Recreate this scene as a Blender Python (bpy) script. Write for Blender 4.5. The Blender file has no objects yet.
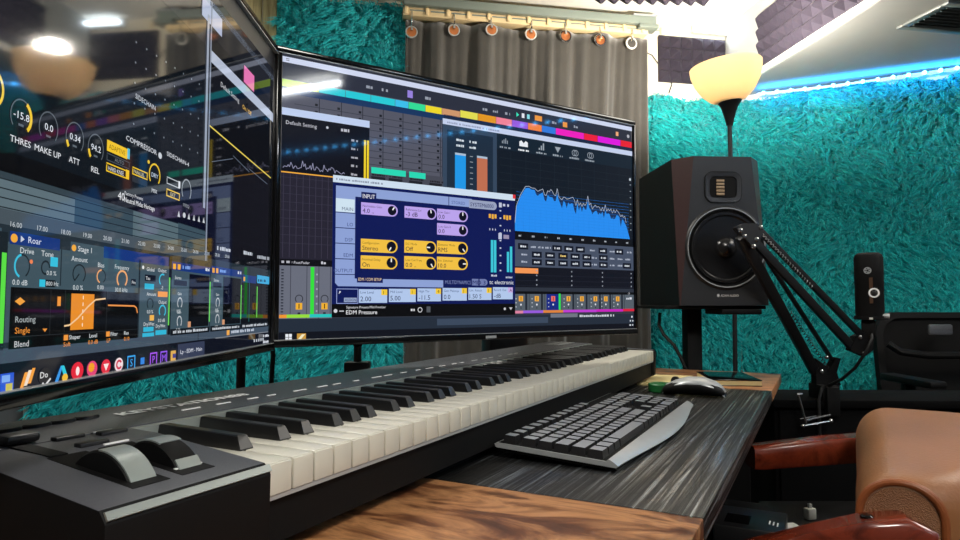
import bpy, bmesh, math, random
import numpy as np
from mathutils import Vector, Matrix
random.seed(7)
PI = math.pi
R = math.radians
S = bpy.context.scene
COL = S.collection

# ------------------------------------------------------------------ camera
FPX, PITCH, HC = 654.0, R(2.74), 0.94
cam = bpy.data.cameras.new('camera')
cam.sensor_width = 36; cam.lens = FPX / 960 * 36; cam.clip_start = .01
camo = bpy.data.objects.new('camera', cam); COL.objects.link(camo)
camo.location = (0, 0, HC); camo.rotation_euler = (PI/2 + PITCH, 0, 0)
S.camera = camo
S.view_settings.view_transform = 'Standard'; S.view_settings.look = 'None'
S.view_settings.exposure = 0; S.view_settings.gamma = 1; S.view_settings.use_curve_mapping = False

def ray(px, py):
    x = (px-480)/FPX; z = -(py-270)/FPX; c, s = math.cos(PITCH), math.sin(PITCH)
    return Vector((x, c-s*z, s+c*z))
def at(px, py, Y):                      # survey: the point seen at (px,py) that lies Y metres deep in the room
    d = ray(px, py); return Vector((0, 0, HC)) + d*(Y/d.y)
def onz(px, py, z):
    d = ray(px, py); return Vector((0, 0, HC)) + d*((z-HC)/d.z)
def onv(px, py, o, yaw):                # ... that lies on an upright plane through o
    n = Vector((-math.sin(R(yaw)), math.cos(R(yaw)), 0)); d = ray(px, py); C = Vector((0, 0, HC))
    return C + d*(n.dot(Vector((o[0], o[1], 0))-C)/n.dot(d))

# ------------------------------------------------------------------ materials
def lin(c):
    return tuple((v/12.92 if v <= .04045 else ((v+.055)/1.055)**2.4) for v in [q/255 for q in c])
MATS = {}
def mat(name, rgb, rough=.5, metal=0, spec=.5, var=0, scale=20, bump=0, bscale=200, emit=None, stre=0, sheen=0, coat=0, trans=0):
    m = bpy.data.materials.new(name); m.use_nodes = True; nt = m.node_tree; N = nt.nodes; L = nt.links
    b = N['Principled BSDF']; c = (*lin(rgb), 1)
    b.inputs['Base Color'].default_value = c; b.inputs['Roughness'].default_value = rough
    b.inputs['Metallic'].default_value = metal; b.inputs['Specular IOR Level'].default_value = spec
    b.inputs['Sheen Weight'].default_value = sheen; b.inputs['Coat Weight'].default_value = coat
    b.inputs['Transmission Weight'].default_value = trans
    tc = N.new('ShaderNodeTexCoord')
    if var:
        n = N.new('ShaderNodeTexNoise'); n.inputs['Scale'].default_value = scale; n.inputs['Detail'].default_value = 4
        L.new(tc.outputs['Object'], n.inputs['Vector'])
        mx = N.new('ShaderNodeMix'); mx.data_type = 'RGBA'
        mx.inputs[6].default_value = tuple(v*(1-var) for v in c[:3])+(1,)
        mx.inputs[7].default_value = tuple(min(1, v*(1+var)) for v in c[:3])+(1,)
        L.new(n.outputs['Fac'], mx.inputs[0]); L.new(mx.outputs[2], b.inputs['Base Color'])
    if bump:
        n = N.new('ShaderNodeTexNoise'); n.inputs['Scale'].default_value = bscale; n.inputs['Detail'].default_value = 3
        L.new(tc.outputs['Object'], n.inputs['Vector'])
        bp = N.new('ShaderNodeBump'); bp.inputs['Strength'].default_value = bump; bp.inputs['Distance'].default_value = .002
        L.new(n.outputs['Fac'], bp.inputs['Height']); L.new(bp.outputs['Normal'], b.inputs['Normal'])
    if emit:
        b.inputs['Emission Color'].default_value = (*lin(emit), 1); b.inputs['Emission Strength'].default_value = stre
    MATS[name] = m
    return m

def wood(name, cols, stretch, scale, rough=.4, bump=.2, pos=None, coat=0):
    m = bpy.data.materials.new(name); m.use_nodes = True; nt = m.node_tree; N = nt.nodes; L = nt.links
    b = N['Principled BSDF']; b.inputs['Roughness'].default_value = rough; b.inputs['Coat Weight'].default_value = coat
    tc = N.new('ShaderNodeTexCoord'); mp = N.new('ShaderNodeMapping'); mp.inputs['Scale'].default_value = stretch
    L.new(tc.outputs['Object'], mp.inputs['Vector'])
    n = N.new('ShaderNodeTexNoise'); n.inputs['Scale'].default_value = scale; n.inputs['Detail'].default_value = 6
    n.inputs['Roughness'].default_value = .65; n.inputs['Distortion'].default_value = .8
    L.new(mp.outputs['Vector'], n.inputs['Vector'])
    r = N.new('ShaderNodeValToRGB'); e = r.color_ramp.elements
    pos = pos or [.3+.4*i/(len(cols)-1) for i in range(len(cols))]
    while len(e) < len(cols): e.new(.5)
    for i, cc in enumerate(cols): e[i].position = pos[i]; e[i].color = (*lin(cc), 1)
    L.new(n.outputs['Fac'], r.inputs['Fac']); L.new(r.outputs['Color'], b.inputs['Base Color'])
    bp = N.new('ShaderNodeBump'); bp.inputs['Strength'].default_value = bump; bp.inputs['Distance'].default_value = .001
    L.new(n.outputs['Fac'], bp.inputs['Height']); L.new(bp.outputs['Normal'], b.inputs['Normal'])
    MATS[name] = m; return m

def isl_mat(name, dark, light, rough=.6, sheen=.3, trans=.25):
    m = bpy.data.materials.new(name); m.use_nodes = True; nt = m.node_tree; N = nt.nodes; L = nt.links
    b = N['Principled BSDF']; b.inputs['Roughness'].default_value = rough; b.inputs['Sheen Weight'].default_value = sheen
    b.inputs['Specular IOR Level'].default_value = .25
    g = N.new('ShaderNodeNewGeometry'); r = N.new('ShaderNodeValToRGB')
    r.color_ramp.elements[0].color = (*lin(dark), 1); r.color_ramp.elements[1].color = (*lin(light), 1)
    L.new(g.outputs['Random Per Island'], r.inputs['Fac']); L.new(r.outputs['Color'], b.inputs['Base Color'])
    t = N.new('ShaderNodeBsdfTranslucent'); L.new(r.outputs['Color'], t.inputs['Color'])
    mx = N.new('ShaderNodeMixShader'); mx.inputs[0].default_value = trans
    L.new(b.outputs[0], mx.inputs[1]); L.new(t.outputs[0], mx.inputs[2])
    L.new(mx.outputs[0], N['Material Output'].inputs['Surface'])
    MATS[name] = m; return m

BLK = mat('black plastic', (26, 26, 28), .38, bump=.15, bscale=900)
BLKM = mat('black matte', (9, 9, 10), .62, spec=.2)
BLKD = mat('dull black laminate', (8, 8, 9), .9, spec=.1)
BLKG = mat('black gloss', (8, 8, 9), .12)
PANEL = mat('charcoal satin plastic', (76, 78, 84), .4, bump=.25, bscale=1500, var=.15, scale=300)
BEVEL = mat('grey edge strip', (150, 158, 156), .3, .3)
WKEY = mat('ivory white plastic', (208, 205, 192), .28, coat=.2)
BKEY = mat('black key plastic', (15, 15, 17), .42, coat=.15)
SILV = mat('silver plastic', (176, 180, 182), .32, .3, var=.08, scale=60)
CHROME = mat('bright steel', (205, 205, 205), .2, 1)
EYETONE = mat('copper', (196, 120, 72), .35, .7)  # warm tone of the lit wall showing through the eyelets
WHT = mat('white paint print', (250, 250, 250), .5)
WALLM = mat('warm white wall paint', (226, 218, 198), .85, var=.05, scale=6)
WALLW = mat('white wall paint', (222, 220, 214), .85, var=.04, scale=6)
WALLD = mat('dark grey wall paint', (92, 94, 98), .85, var=.08, scale=5)
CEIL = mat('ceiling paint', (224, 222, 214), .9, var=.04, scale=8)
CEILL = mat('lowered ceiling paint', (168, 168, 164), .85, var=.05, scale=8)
FLOORM = mat('dark carpet', (18, 17, 17), .95, var=.3, scale=80)
FOAM = mat('charcoal purple foam', (44, 38, 52), .9, bump=.3, bscale=500)
VELV = mat('grey velvet', (54, 51, 46), .8, var=.35, scale=14, sheen=.6, bump=.2, bscale=120)
GREYR = mat('grey painted rail', (120, 130, 122), .5)
CREAM = mat('cream strip', (232, 206, 158), .55, var=.08, scale=30)
BOARD = wood('cream board', [(176, 160, 110), (214, 200, 150), (150, 128, 84)], (10, 10, .6), 3, .7)
BRN = wood('rustic brown wood', [(24, 14, 10), (106, 64, 38), (182, 130, 86), (122, 78, 46), (28, 17, 12)], (6, 1.6, 6), 3.3, .36, .3, [.33, .43, .53, .60, .72])
BLKW = wood('black stained ash', [(3, 3, 4), (6, 7, 8), (128, 134, 138)], (.45, 30, 30), 6.0, .3, .6, [.50, .555, .68], coat=.06)  # pale end of the ramp paints sheen along the grain ridges
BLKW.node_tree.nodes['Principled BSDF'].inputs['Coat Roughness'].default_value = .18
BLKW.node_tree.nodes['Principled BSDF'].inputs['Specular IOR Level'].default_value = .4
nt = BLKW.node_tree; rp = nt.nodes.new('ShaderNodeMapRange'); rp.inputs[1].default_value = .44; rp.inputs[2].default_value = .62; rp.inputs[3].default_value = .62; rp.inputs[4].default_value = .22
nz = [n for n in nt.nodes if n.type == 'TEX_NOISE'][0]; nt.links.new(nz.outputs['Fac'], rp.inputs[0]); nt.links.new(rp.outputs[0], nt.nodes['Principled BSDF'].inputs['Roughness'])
EDGEW = wood('raw wood edge', [(150, 116, 84), (196, 160, 120)], (1, 8, 8), 6, .6)
MAHOG = wood('mahogany', [(58, 18, 10), (116, 44, 24), (88, 30, 17)], (3, 3, 3), 5, .25, .08, coat=.5)
LEATH = mat('tan leather', (146, 97, 60), .42, var=.3, scale=7, bump=.35, bscale=260)
LEATHP = mat('tan leather piping', (138, 76, 40), .38, bump=.2, bscale=300)
ROPE = mat('black cable', (12, 12, 12), .45)
GREEN = mat('green cover', (22, 92, 44), .4)
PAPER = mat('cream paper', (214, 196, 140), .7, var=.1, scale=40)
CONE = mat('speaker cone', (34, 34, 36), .22, .3)
RIBB = mat('folded ribbon', (176, 150, 118), .4, .4)
SPKB = mat('black vinyl cabinet', (10, 10, 11), .5, spec=.25, bump=.2, bscale=700)
SPKF = mat('graphite front baffle', (44, 45, 48), .36, bump=.1, bscale=900)
SPKW = mat('bevelled side of baffle', (62, 44, 44), .28)
LEDM = mat('lit blue led', (120, 210, 255), .4, emit=(70, 180, 255), stre=42)
TAPE = mat('led tape', (200, 215, 225), .5)
TUBE = mat('lit white tube', (255, 255, 255), .5, emit=(245, 250, 255), stre=90)
DIFF = mat('lit ceiling diffuser', (255, 255, 255), .5, emit=(255, 250, 240), stre=44)
TUBE2 = mat('lit bluish white tube', (255, 255, 255), .5, emit=(226, 242, 255), stre=30)
DIFF2 = mat('lit panel diffuser', (255, 255, 255), .5, emit=(255, 248, 236), stre=11)
VENTM = mat('grey vent metal', (118, 122, 120), .45, .3)
GLOW = mat('lit lamp bulb', (255, 255, 255), .5, emit=(255, 240, 214), stre=60)
SCRG = mat('white plastic', (214, 214, 206), .4)
TEALD = isl_mat('teal shag pile', (0, 172, 180), (50, 234, 232))
TEALB = isl_mat('bright teal shag pile', (0, 180, 194), (60, 242, 242))
MESHM = mat('black chair mesh', (10, 10, 11), .8, spec=.2)

# bowl glass: light passes through
m = bpy.data.materials.new('cream lamp glass'); m.use_nodes = True; N = m.node_tree.nodes; L = m.node_tree.links
t = N.new('ShaderNodeBsdfTranslucent'); t.inputs['Color'].default_value = (.78, .64, .46, 1)
d = N.new('ShaderNodeBsdfDiffuse'); d.inputs['Color'].default_value = (.85, .78, .62, 1)
mx = N.new('ShaderNodeMixShader'); mx.inputs[0].default_value = .68
L.new(t.outputs[0], mx.inputs[1]); L.new(d.outputs[0], mx.inputs[2]); L.new(mx.outputs[0], N['Material Output'].inputs['Surface'])
BOWL = m
# display glass: pixels carry their own light, surface mirrors the room
m = bpy.data.materials.new('lit display'); m.use_nodes = True; N = m.node_tree.nodes; L = m.node_tree.links
b = N['Principled BSDF']; b.inputs['Base Color'].default_value = (.004, .004, .005, 1); b.inputs['Roughness'].default_value = .045
b.inputs['Specular IOR Level'].default_value = .34
a = N.new('ShaderNodeAttribute'); a.attribute_name = 'pixel'
L.new(a.outputs['Color'], b.inputs['Emission Color']); b.inputs['Emission Strength'].default_value = 1.0
DISP = m
# perforated leather
m = LEATH.copy(); m.name = 'perforated tan leather'; nt = m.node_tree
v = nt.nodes.new('ShaderNodeTexVoronoi'); v.inputs['Scale'].default_value = 620
bp = nt.nodes.new('ShaderNodeBump'); bp.inputs['Strength'].default_value = .8; bp.inputs['Distance'].default_value = .002
tc = nt.nodes.new('ShaderNodeTexCoord'); nt.links.new(tc.outputs['Object'], v.inputs['Vector'])
nt.links.new(v.outputs['Distance'], bp.inputs['Height']); nt.links.new(bp.outputs['Normal'], nt.nodes['Principled BSDF'].inputs['Normal'])
PERF = m
LEATHD = mat('dull bronze', (84, 58, 40), .5, .4)

# ------------------------------------------------------------------ mesh helpers
class MB:
    def __init__(s): s.bm = bmesh.new()
    def box(s, x0, x1, y0, y1, z0, z1, bev=0, M=None, seg=2):
        mt = Matrix.Translation(((x0+x1)/2, (y0+y1)/2, (z0+z1)/2)) @ Matrix.Diagonal((abs(x1-x0), abs(y1-y0), abs(z1-z0), 1))
        if M is not None: mt = M @ mt
        r = bmesh.ops.create_cube(s.bm, size=1, matrix=mt)
        if bev:
            es = {e for v in r['verts'] for e in v.link_edges}
            bmesh.ops.bevel(s.bm, geom=list(es), offset=bev, segments=seg, affect='EDGES', profile=.5)
        return s
    def prism(s, pts, ax, a0, a1, M=None, bev=0):      # polygon in the two other axes, pushed along ax
        def P(p, a):
            q = {'x': (a, p[0], p[1]), 'y': (p[0], a, p[1]), 'z': (p[0], p[1], a)}[ax]
            q = Vector(q); return M @ q if M is not None else q
        A = [s.bm.verts.new(P(p, a0)) for p in pts]; B = [s.bm.verts.new(P(p, a1)) for p in pts]
        n = len(pts); fs = [s.bm.faces.new(A[::-1]), s.bm.faces.new(B)]
        for i in range(n): fs.append(s.bm.faces.new((A[i], A[(i+1) % n], B[(i+1) % n], B[i])))
        bmesh.ops.recalc_face_normals(s.bm, faces=fs)
        if bev:
            es = {e for f in fs for e in f.edges}
            bmesh.ops.bevel(s.bm, geom=list(es), offset=bev, segments=2, affect='EDGES', profile=.5)
        return s
    def loft(s, rings, caps=True, closed=True):
        V = [[s.bm.verts.new(Vector(p)) for p in r] for r in rings]; n = len(rings[0]); fs = []
        for a, b in zip(V, V[1:]):
            for i in range(n if closed else n-1):
                fs.append(s.bm.faces.new((a[i], a[(i+1) % n], b[(i+1) % n], b[i])))
        if caps and closed:
            fs.append(s.bm.faces.new(V[0][::-1])); fs.append(s.bm.faces.new(V[-1]))
        bmesh.ops.recalc_face_normals(s.bm, faces=fs)
        return s
    def lathe(s, prof, M=None, n=32, caps=True):       # prof (r, h) about local z
        M = M or Matrix.Identity(4); rings = []
        for r, h in prof:
            r = max(r, 1e-5)
            rings.append([M @ Vector((r*math.cos(2*PI*k/n), r*math.sin(2*PI*k/n), h)) for k in range(n)])
        return s.loft(rings, caps)
    def ring(s, prof, M=None, n=32): return s.lathe(list(prof)+[prof[0]], M, n, caps=False)
    def tube(s, pts, r, n=8, M=None):
        pts = [Vector(p) for p in pts]
        if M is not None: pts = [M @ p for p in pts]
        rs = r if isinstance(r, (list, tuple)) else [r]*len(pts)
        t0 = (pts[1]-pts[0]).normalized(); up = Vector((0, 0, 1)) if abs(t0.z) < .9 else Vector((1, 0, 0))
        u = t0.cross(up).normalized(); rings = []
        for i, p in enumerate(pts):
            t = (pts[min(i+1, len(pts)-1)]-pts[max(i-1, 0)]).normalized()
            u = (u-t*u.dot(t)).normalized(); v = t.cross(u)
            rings.append([p+(u*math.cos(2*PI*k/n)+v*math.sin(2*PI*k/n))*rs[i] for k in range(n)])
        return s.loft(rings)
    def bar(s, p, q, w, h, bev=0, up=(0, 0, 1)):        # straight rectangular bar from p to q
        p, q = Vector(p), Vector(q); d = q-p; t = d.normalized(); up = Vector(up)
        u = t.cross(up).normalized(); v = u.cross(t)
        M = Matrix((t, u, v)).transposed().to_4x4(); M.translation = (p+q)/2
        return s.box(-d.length/2, d.length/2, -w/2, w/2, -h/2, h/2, bev, M)
    def ball(s, c, r, n=12, sc=(1, 1, 1)):
        bmesh.ops.create_uvsphere(s.bm, u_segments=n, v_segments=max(6, n//2), radius=1,
                                  matrix=Matrix.Translation(c) @ Matrix.Diagonal((r*sc[0], r*sc[1], r*sc[2], 1)))
        return s
    def build(s, name, m, parent=None, world=False, smooth=35, sub=0):
        me = bpy.data.meshes.new(name)
        if world and parent is not None: s.bm.transform(WM[parent].inverted())
        s.bm.to_mesh(me); s.bm.free()
        for q in (m if isinstance(m, (list, tuple)) else [m]): me.materials.append(q)
        if smooth:
            for p in me.polygons: p.use_smooth = True
            me.set_sharp_from_angle(angle=R(smooth))
        o = bpy.data.objects.new(name, me); COL.objects.link(o)
        if parent is not None: o.parent = parent; WM[o] = WM[parent]
        else: WM[o] = Matrix.Identity(4)
        if sub:
            md = o.modifiers.new('smooth', 'SUBSURF'); md.levels = md.render_levels = sub
        return o
WM = {}
def thing(name, label, cat, loc=(0, 0, 0), rz=0, group=None):
    o = bpy.data.objects.new(name, None); o.empty_display_size = .05; COL.objects.link(o)
    o.location = loc; o.rotation_euler = (0, 0, rz)
    WM[o] = Matrix.Translation(loc) @ Matrix.Rotation(rz, 4, 'Z')
    return tag(o, label, cat, group)
def tag(o, label, cat, group=None):
    o['label'] = label; o['category'] = cat
    if group: o['group'] = group
    return o
def struct(o): o['kind'] = 'structure'; return o
def solo(mb, name, m, label, cat, loc, rz=0, group=None, world=False, **k):     # a thing that is one mesh
    M = Matrix.Translation(loc) @ Matrix.Rotation(rz, 4, 'Z')
    if world: mb.bm.transform(M.inverted())
    o = mb.build(name, m, **k); o.location = loc; o.rotation_euler = (0, 0, rz); WM[o] = M
    return tag(o, label, cat, group)

FONTC = {}
def text_geo(st, off=0):
    key = (st, off)
    if key not in FONTC:
        c = bpy.data.curves.new('t', 'FONT'); c.body = st; c.size = 1; c.resolution_u = 2; c.offset = off
        o = bpy.data.objects.new('t', c); me = bpy.data.meshes.new_from_object(o)
        V = np.array([v.co[:2] for v in me.vertices]) if len(me.vertices) else np.zeros((0, 2))
        F = [tuple(p.vertices) for p in me.polygons]
        bpy.data.objects.remove(o); bpy.data.curves.remove(c); bpy.data.meshes.remove(me)
        FONTC[key] = (V, F)
    return FONTC[key]
def text_into(mb, st, O, ux, uy, size=None, width=None, bold=0):     # lettering on a plane: O lower left, ux/uy axes
    V, F = text_geo(st, bold)
    if not len(V): return
    w = V[:, 0].max()-V[:, 0].min(); sx = sy = size
    if width: sx = width/w; sy = size or sx
    vs = [mb.bm.verts.new(Vector(O)+Vector(ux)*((x-V[:, 0].min())*sx)+Vector(uy)*(y*sy)) for x, y in V]
    for f in F:
        try: mb.bm.faces.new([vs[i] for i in f])
        except ValueError: pass

# ------------------------------------------------------------------ room
B0 = Vector((-.337, 2.94)); BD = Vector((1.159, .22)).normalized(); BN = Vector((-BD.y, BD.x))     # curtain line, runs right; BN = away
BY = math.degrees(math.atan2(BD.y, BD.x))
A0 = Vector((1.383, 3.266)); AD = Vector((.757, -.35)).normalized(); AN = Vector((-AD.y, AD.x))    # slanting right wall (front of its fur)
AY = math.degrees(math.atan2(AD.y, AD.x))
W0 = B0+BN*.10; V0 = A0+AN*.05
def inter(p, d, q, e):
    k = d.x*e.y-d.y*e.x; r = q-p; return p+d*((r.x*e.y-r.y*e.x)/k)
CN = inter(W0, BD, V0, AD)
XR, XL, YF, ZC, ZL = 2.45, -1.9, -2.6, 2.36, 2.0
BL = inter(W0, BD, Vector((XL, 0)), Vector((0, 1))); AR = inter(V0, AD, Vector((XR, 0)), Vector((0, 1)))
def wall(name, p, q, m, t=.1, z0=0, z1=ZC+.1):
    d = (q-p).normalized(); n = Vector((-d.y, d.x))
    pts = [p, q, q+n*t, p+n*t]
    return struct(MB().prism([tuple(v) for v in pts], 'z', z0, z1).build(name, m))
wall('wall_back', BL, CN, WALLM)
wall('wall_alcove', CN, AR, WALLW)
wall('wall_right', AR, Vector((XR, YF)), WALLD)
wall('wall_front', Vector((XR, YF)), Vector((XL, YF)), WALLD)
wall('wall_left', Vector((XL, YF)), BL, WALLD)
plan = [tuple(v) for v in (BL, CN, AR, Vector((XR, YF)), Vector((XL, YF)))]
struct(MB().prism(plan, 'z', -.1, 0).build('floor', FLOORM))
struct(MB().prism(plan, 'z', ZC, ZC+.1).build('ceiling', CEIL))
# lowered ceiling of the alcove, its edge beam
Em = Vector((1.353, 3.127))*.9725
E0 = inter(Em, Vector((.095, -.759)), W0, BD); E1 = Em+Vector((.095, -.759))*2.9
low = [E0, CN, AR, Vector((XR, E1.y)), E1]
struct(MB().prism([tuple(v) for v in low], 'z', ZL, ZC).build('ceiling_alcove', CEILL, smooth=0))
ED = (E1-E0).normalized(); EN = Vector((ED.y, -ED.x))          # EN points into the main room (left)
if EN.x > 0: EN = -EN
# white trim along the beam's lower edge
pp = [E0+ED*.02, E0+ED*2.0]
struct(MB().prism([tuple(v) for v in (pp[0], pp[1], pp[1]+EN*.012, pp[0]+EN*.012)], 'z', ZL+.001, ZL+.03).build('trim_1', SCRG))
# vertical cream boards at the left of the back wall
for k, (a, b_) in enumerate(((180, 261), (262.5, 276))):
    p = onv(a, 40, W0-BN*.02, BY); q = onv(b_, 40, W0-BN*.02, BY); p2, q2 = Vector(p[:2]), Vector(q[:2])
    struct(MB().prism([tuple(v) for v in (p2, q2, q2+BN*.019, p2+BN*.019)], 'z', 0, ZC).build('trim_%d' % (k+2), BOARD))

# ------------------------------------------------------------------ fur throws
def fur(name, label, o, yaw, Wd, z0, ztop, n, Ln, m, group, seed, cell=.028, wd=.0028, droop=.45):
    n = int(n*2.2); wd = .0026; cell *= .75
    rs = np.random.RandomState(seed)
    d = np.array([math.cos(R(yaw)), math.sin(R(yaw)), 0]); nn = np.array([math.sin(R(yaw)), -math.cos(R(yaw)), 0]); up = np.array([0, 0, 1.])
    o3 = np.array([o[0], o[1], 0.])
    zt = np.vectorize(ztop)
    u = rs.rand(n)*Wd; T = zt(u); z = z0+(T-z0)*rs.rand(n)
    # tuft centres on a jittered grid
    gx, gz = (u/cell).astype(int), (z/cell).astype(int)
    jx = rs.rand(400, 400); jz = rs.rand(400, 400); best = np.full(n, 9.); cx = np.zeros(n); cz = np.zeros(n)
    lx = rs.randn(400, 400); cl = np.zeros(n)
    for a in (-1, 0, 1):
        for b in (-1, 0, 1):
            i, k = (gx+a) % 400, (gz+b) % 400
            px_, pz_ = (gx+a+jx[i, k])*cell, (gz+b+jz[i, k])*cell
            dd = (px_-u)**2+(pz_-z)**2; w = dd < best
            best[w] = dd[w]; cx[w] = px_[w]; cz[w] = pz_[w]; cl[w] = lx[i, k][w]
    ln = Ln*(.6+.7*rs.rand(n))
    tow = np.stack([cx-u, cz-z], 1)
    sway = .35*np.sin(u*9+z*4)+.35*np.sin(z*13-u*5+seed)+.55*cl
    base = o3+d*u[:, None]+up*z[:, None]
    def off(a, dn, cf, sw):
        return nn*(a*ln)[:, None] + up*(-dn*ln+cf*tow[:, 1])[:, None] + d*(sw*ln*sway+cf*tow[:, 0])[:, None]
    mid = base+off(.42, droop*.35, .22, .2)+rs.randn(n, 3)*.004
    tip = base+off(.60, droop*1.05, .5, .8)+rs.randn(n, 3)*.009
    an = rs.rand(n)*PI
    side = d*np.cos(an)[:, None]*.9+up*np.sin(an)[:, None]*.35+nn*np.sin(an)[:, None]*.6
    side /= np.linalg.norm(side, axis=1)[:, None]
    V = np.stack([base-side*wd, base+side*wd, mid-side*wd*.9, mid+side*wd*.9, tip], 1).reshape(-1, 3)
    # backing cloth, one slab along the top outline
    K = 40; us = np.linspace(0, Wd, K); bk = []
    for q in us:
        for (yy, zz) in ((0, z0), (0, float(ztop(q))-.012), (.018, float(ztop(q))-.012), (.018, z0)):
            bk.append(o3+d*q+nn*(-yy)+up*zz)
    nb = len(V); V = np.concatenate([V, np.array(bk)])
    i0 = np.arange(n)*5
    loops = np.concatenate([np.stack([i0, i0+1, i0+3, i0+2], 1).ravel(), np.stack([i0+2, i0+3, i0+4], 1).ravel()])
    tot = np.concatenate([np.full(n, 4), np.full(n, 3)])
    bf = []
    for k in range(K-1):
        for c in range(4):
            bf.append([nb+k*4+c, nb+k*4+(c+1) % 4, nb+(k+1)*4+(c+1) % 4, nb+(k+1)*4+c])
    bf += [[nb, nb+3, nb+2, nb+1], [nb+(K-1)*4+c for c in range(4)]]
    loops = np.concatenate([loops, np.array(bf).ravel()]); tot = np.concatenate([tot, np.full(len(bf), 4)])
    org = Vector((o[0], o[1], z0)); V = V-np.array(org)
    me = bpy.data.meshes.new(name); me.vertices.add(len(V)); me.vertices.foreach_set('co', V.astype(np.float32).ravel())
    me.loops.add(len(loops)); me.loops.foreach_set('vertex_index', loops.astype(np.int32))
    me.polygons.add(len(tot)); st = np.concatenate([[0], np.cumsum(tot)[:-1]])
    me.polygons.foreach_set('loop_start', st.astype(np.int32)); me.polygons.foreach_set('loop_total', tot.astype(np.int32))
    me.update(calc_edges=True); me.validate()
    me.materials.append(m); ob = bpy.data.objects.new(name, me); COL.objects.link(ob); ob.location = org
    return tag(ob, label, 'fur throw', group)
def span(a, b, o, yaw):
    p = onv(a, 200, o, yaw); q = onv(b, 200, o, yaw); return Vector(p[:2]), (Vector(q[:2])-Vector(p[:2])).length
FB = W0-BN*.03
p, w = span(274, 405, FB, BY)
fur('fur_throw', 'bright teal shaggy throw hung left of the grey curtain, above the wide monitor', p, BY, w, .06, lambda u: 2.33, 24000, .055, TEALB, None, 3, .045, .005)
p, w = span(36, 272.5, FB, BY)
fur('fur_throw', 'teal shaggy throw showing low down under the large left monitor', p, BY, w, .06, lambda u: 1.25, 13000, .055, TEALB, None, 4, .045, .005)
p, w = span(650, 760, FB, BY); AW = A0+AN*.03; w = (inter(FB, BD, AW, AD)-p).length-.004
fur('fur_throw', 'teal shaggy throw between the grey curtain and the floor lamp', p, BY, w, .04, lambda u: 1.978+.012*math.sin(u*23)-.01*u, 13000, .05, TEALD, None, 5)
AW = A0+AN*.03
p, w = span(757, 810, AW, AY); e_ = p+AD*w; p = inter(FB, BD, AW, AD)+AD*.004; w = (e_-p).length
fur('fur_throw', 'narrow teal shaggy throw right behind the lamp, under the lit blue dots', p, AY, w, .04, lambda u: 1.978-.008*math.sin(u*16), 10000, .05, TEALD, None, 6)
p, w = span(810, 985, AW, AY)
def topr(u):
    f = u/w
    return 1.972+.02*math.exp(-((f-.28)/.19)**2)+.01*math.sin(f*23)
fur('fur_throw', 'widest teal shaggy throw on the right wall, behind the microphone', p, AY, w, .04, topr, 36000, .05, TEALD, None, 8)

# ------------------------------------------------------------------ curtain, rail, hooks
CY = [405, 646]
c0, wc = span(405, 649, B0, BY)
t = thing('curtain', 'charcoal grey velvet curtain hanging by ring hooks behind the wide monitor', 'curtain', (c0.x, c0.y, 0), R(BY))
ztop = at(405, 17, c0.y).z
nx, nz = 150, 26; mb = MB(); rings = []
GX = [onv(x, 30, B0, BY) for x in (411.5, 453.7, 490, 530.5, 564, 598.5, 630.5)]
gu = [(Vector(q[:2])-c0).length for q in GX]
def fold(u, z):
    k = (ztop-z)/ztop
    return .016*math.sin(u*26+1.4*math.sin(u*5.3)+k)+.009*math.sin(u*61+1.3+1.5*math.sin(u*9)+k*1.5)+.012*math.sin(u*13+k*3)+.004*math.sin(u*131+k*5+3*math.sin(u*11))
def topz(u):
    j = min(abs(u-g) for g in gu); return ztop-.006-.012*min(1, j/.09)
for thick in (0, .006):
    pass
V = []
for j in range(nz+1):
    row = []
    for i in range(nx+1):
        u = wc*i/nx; zt = topz(u); z = zt-(zt-.05)*(j/nz)**1.2
        x = u-.03*math.sin((j/nz)*2)*(u/wc)+(.0 if u < wc*.93 else .03*(j/nz))
        row.append(mb.bm.verts.new((x, fold(u, z)*(.7+.5*min(1, j/6)), z)))
    V.append(row)
for j in range(nz):
    for i in range(nx): mb.bm.faces.new((V[j][i], V[j+1][i], V[j+1][i+1], V[j][i+1]))
cl = mb.build('cloth', VELV, t, smooth=180)
md = cl.modifiers.new('thickness', 'SOLIDIFY'); md.thickness = .004; md.offset = 0
FW = Matrix.Rotation(PI/2, 4, 'X')
gz = [32.5, 31, 33, 35, 38, 42, 44]; ghz = []
for k, g in enumerate(gu):
    z = onv((411.5, 453.7, 490, 530.5, 564, 598.5, 630.5)[k], gz[k], B0, BY).z; ghz.append(z)
    y = fold(g, z)*.7-.012
    M = Matrix.Translation((g, y, z)) @ FW
    MB().ring([(.0225, -.004), (.028, -.004), (.030, 0), (.028, .005), (.0225, .005)], M, 24).build('grommet', CHROME if k < 6 else SCRG, t)
    MB().lathe([(.0235, -.001), (.0235, .003)], M, 24).build('eyelet_fill', EYETONE if k < 6 else VELV, t)  # disc added in the open eyelet, toned like the lit wall behind
ra = onv(403, 6, B0, BY); rb = onv(652, 24, B0, BY)
zr = (ra.z+rb.z)/2
rl = (Vector(rb[:2])-Vector(ra[:2])).length
t = thing('curtain_rail', 'grey double curtain rail with a cream slotted strip above the velvet curtain', 'curtain rail', (ra.x, ra.y, zr), R(BY))
MB().box(0, rl, -.05, -.02, -.018, .022, .004).build('rail', GREYR, t)
mb = MB(); mb.box(0, rl-.03, -.018, .06, -.056, -.018, .002); mb.build('slotted_strip', CREAM, t)
for k in range(13): MB().box(.03+k*.096, .10+k*.096, -.0195, -.017, -.034, -.028).build('slot', GREYR, t)
for k in range(14): MB().box(.006+k*.096, .020+k*.096, -.026, -.016, -.05, -.016, .002).build('glider', CREAM, t)
MB().box(rl-.12, rl+.004, -.054, -.01, .022, .030, .003).build('end_bracket', SILV, t)
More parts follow.
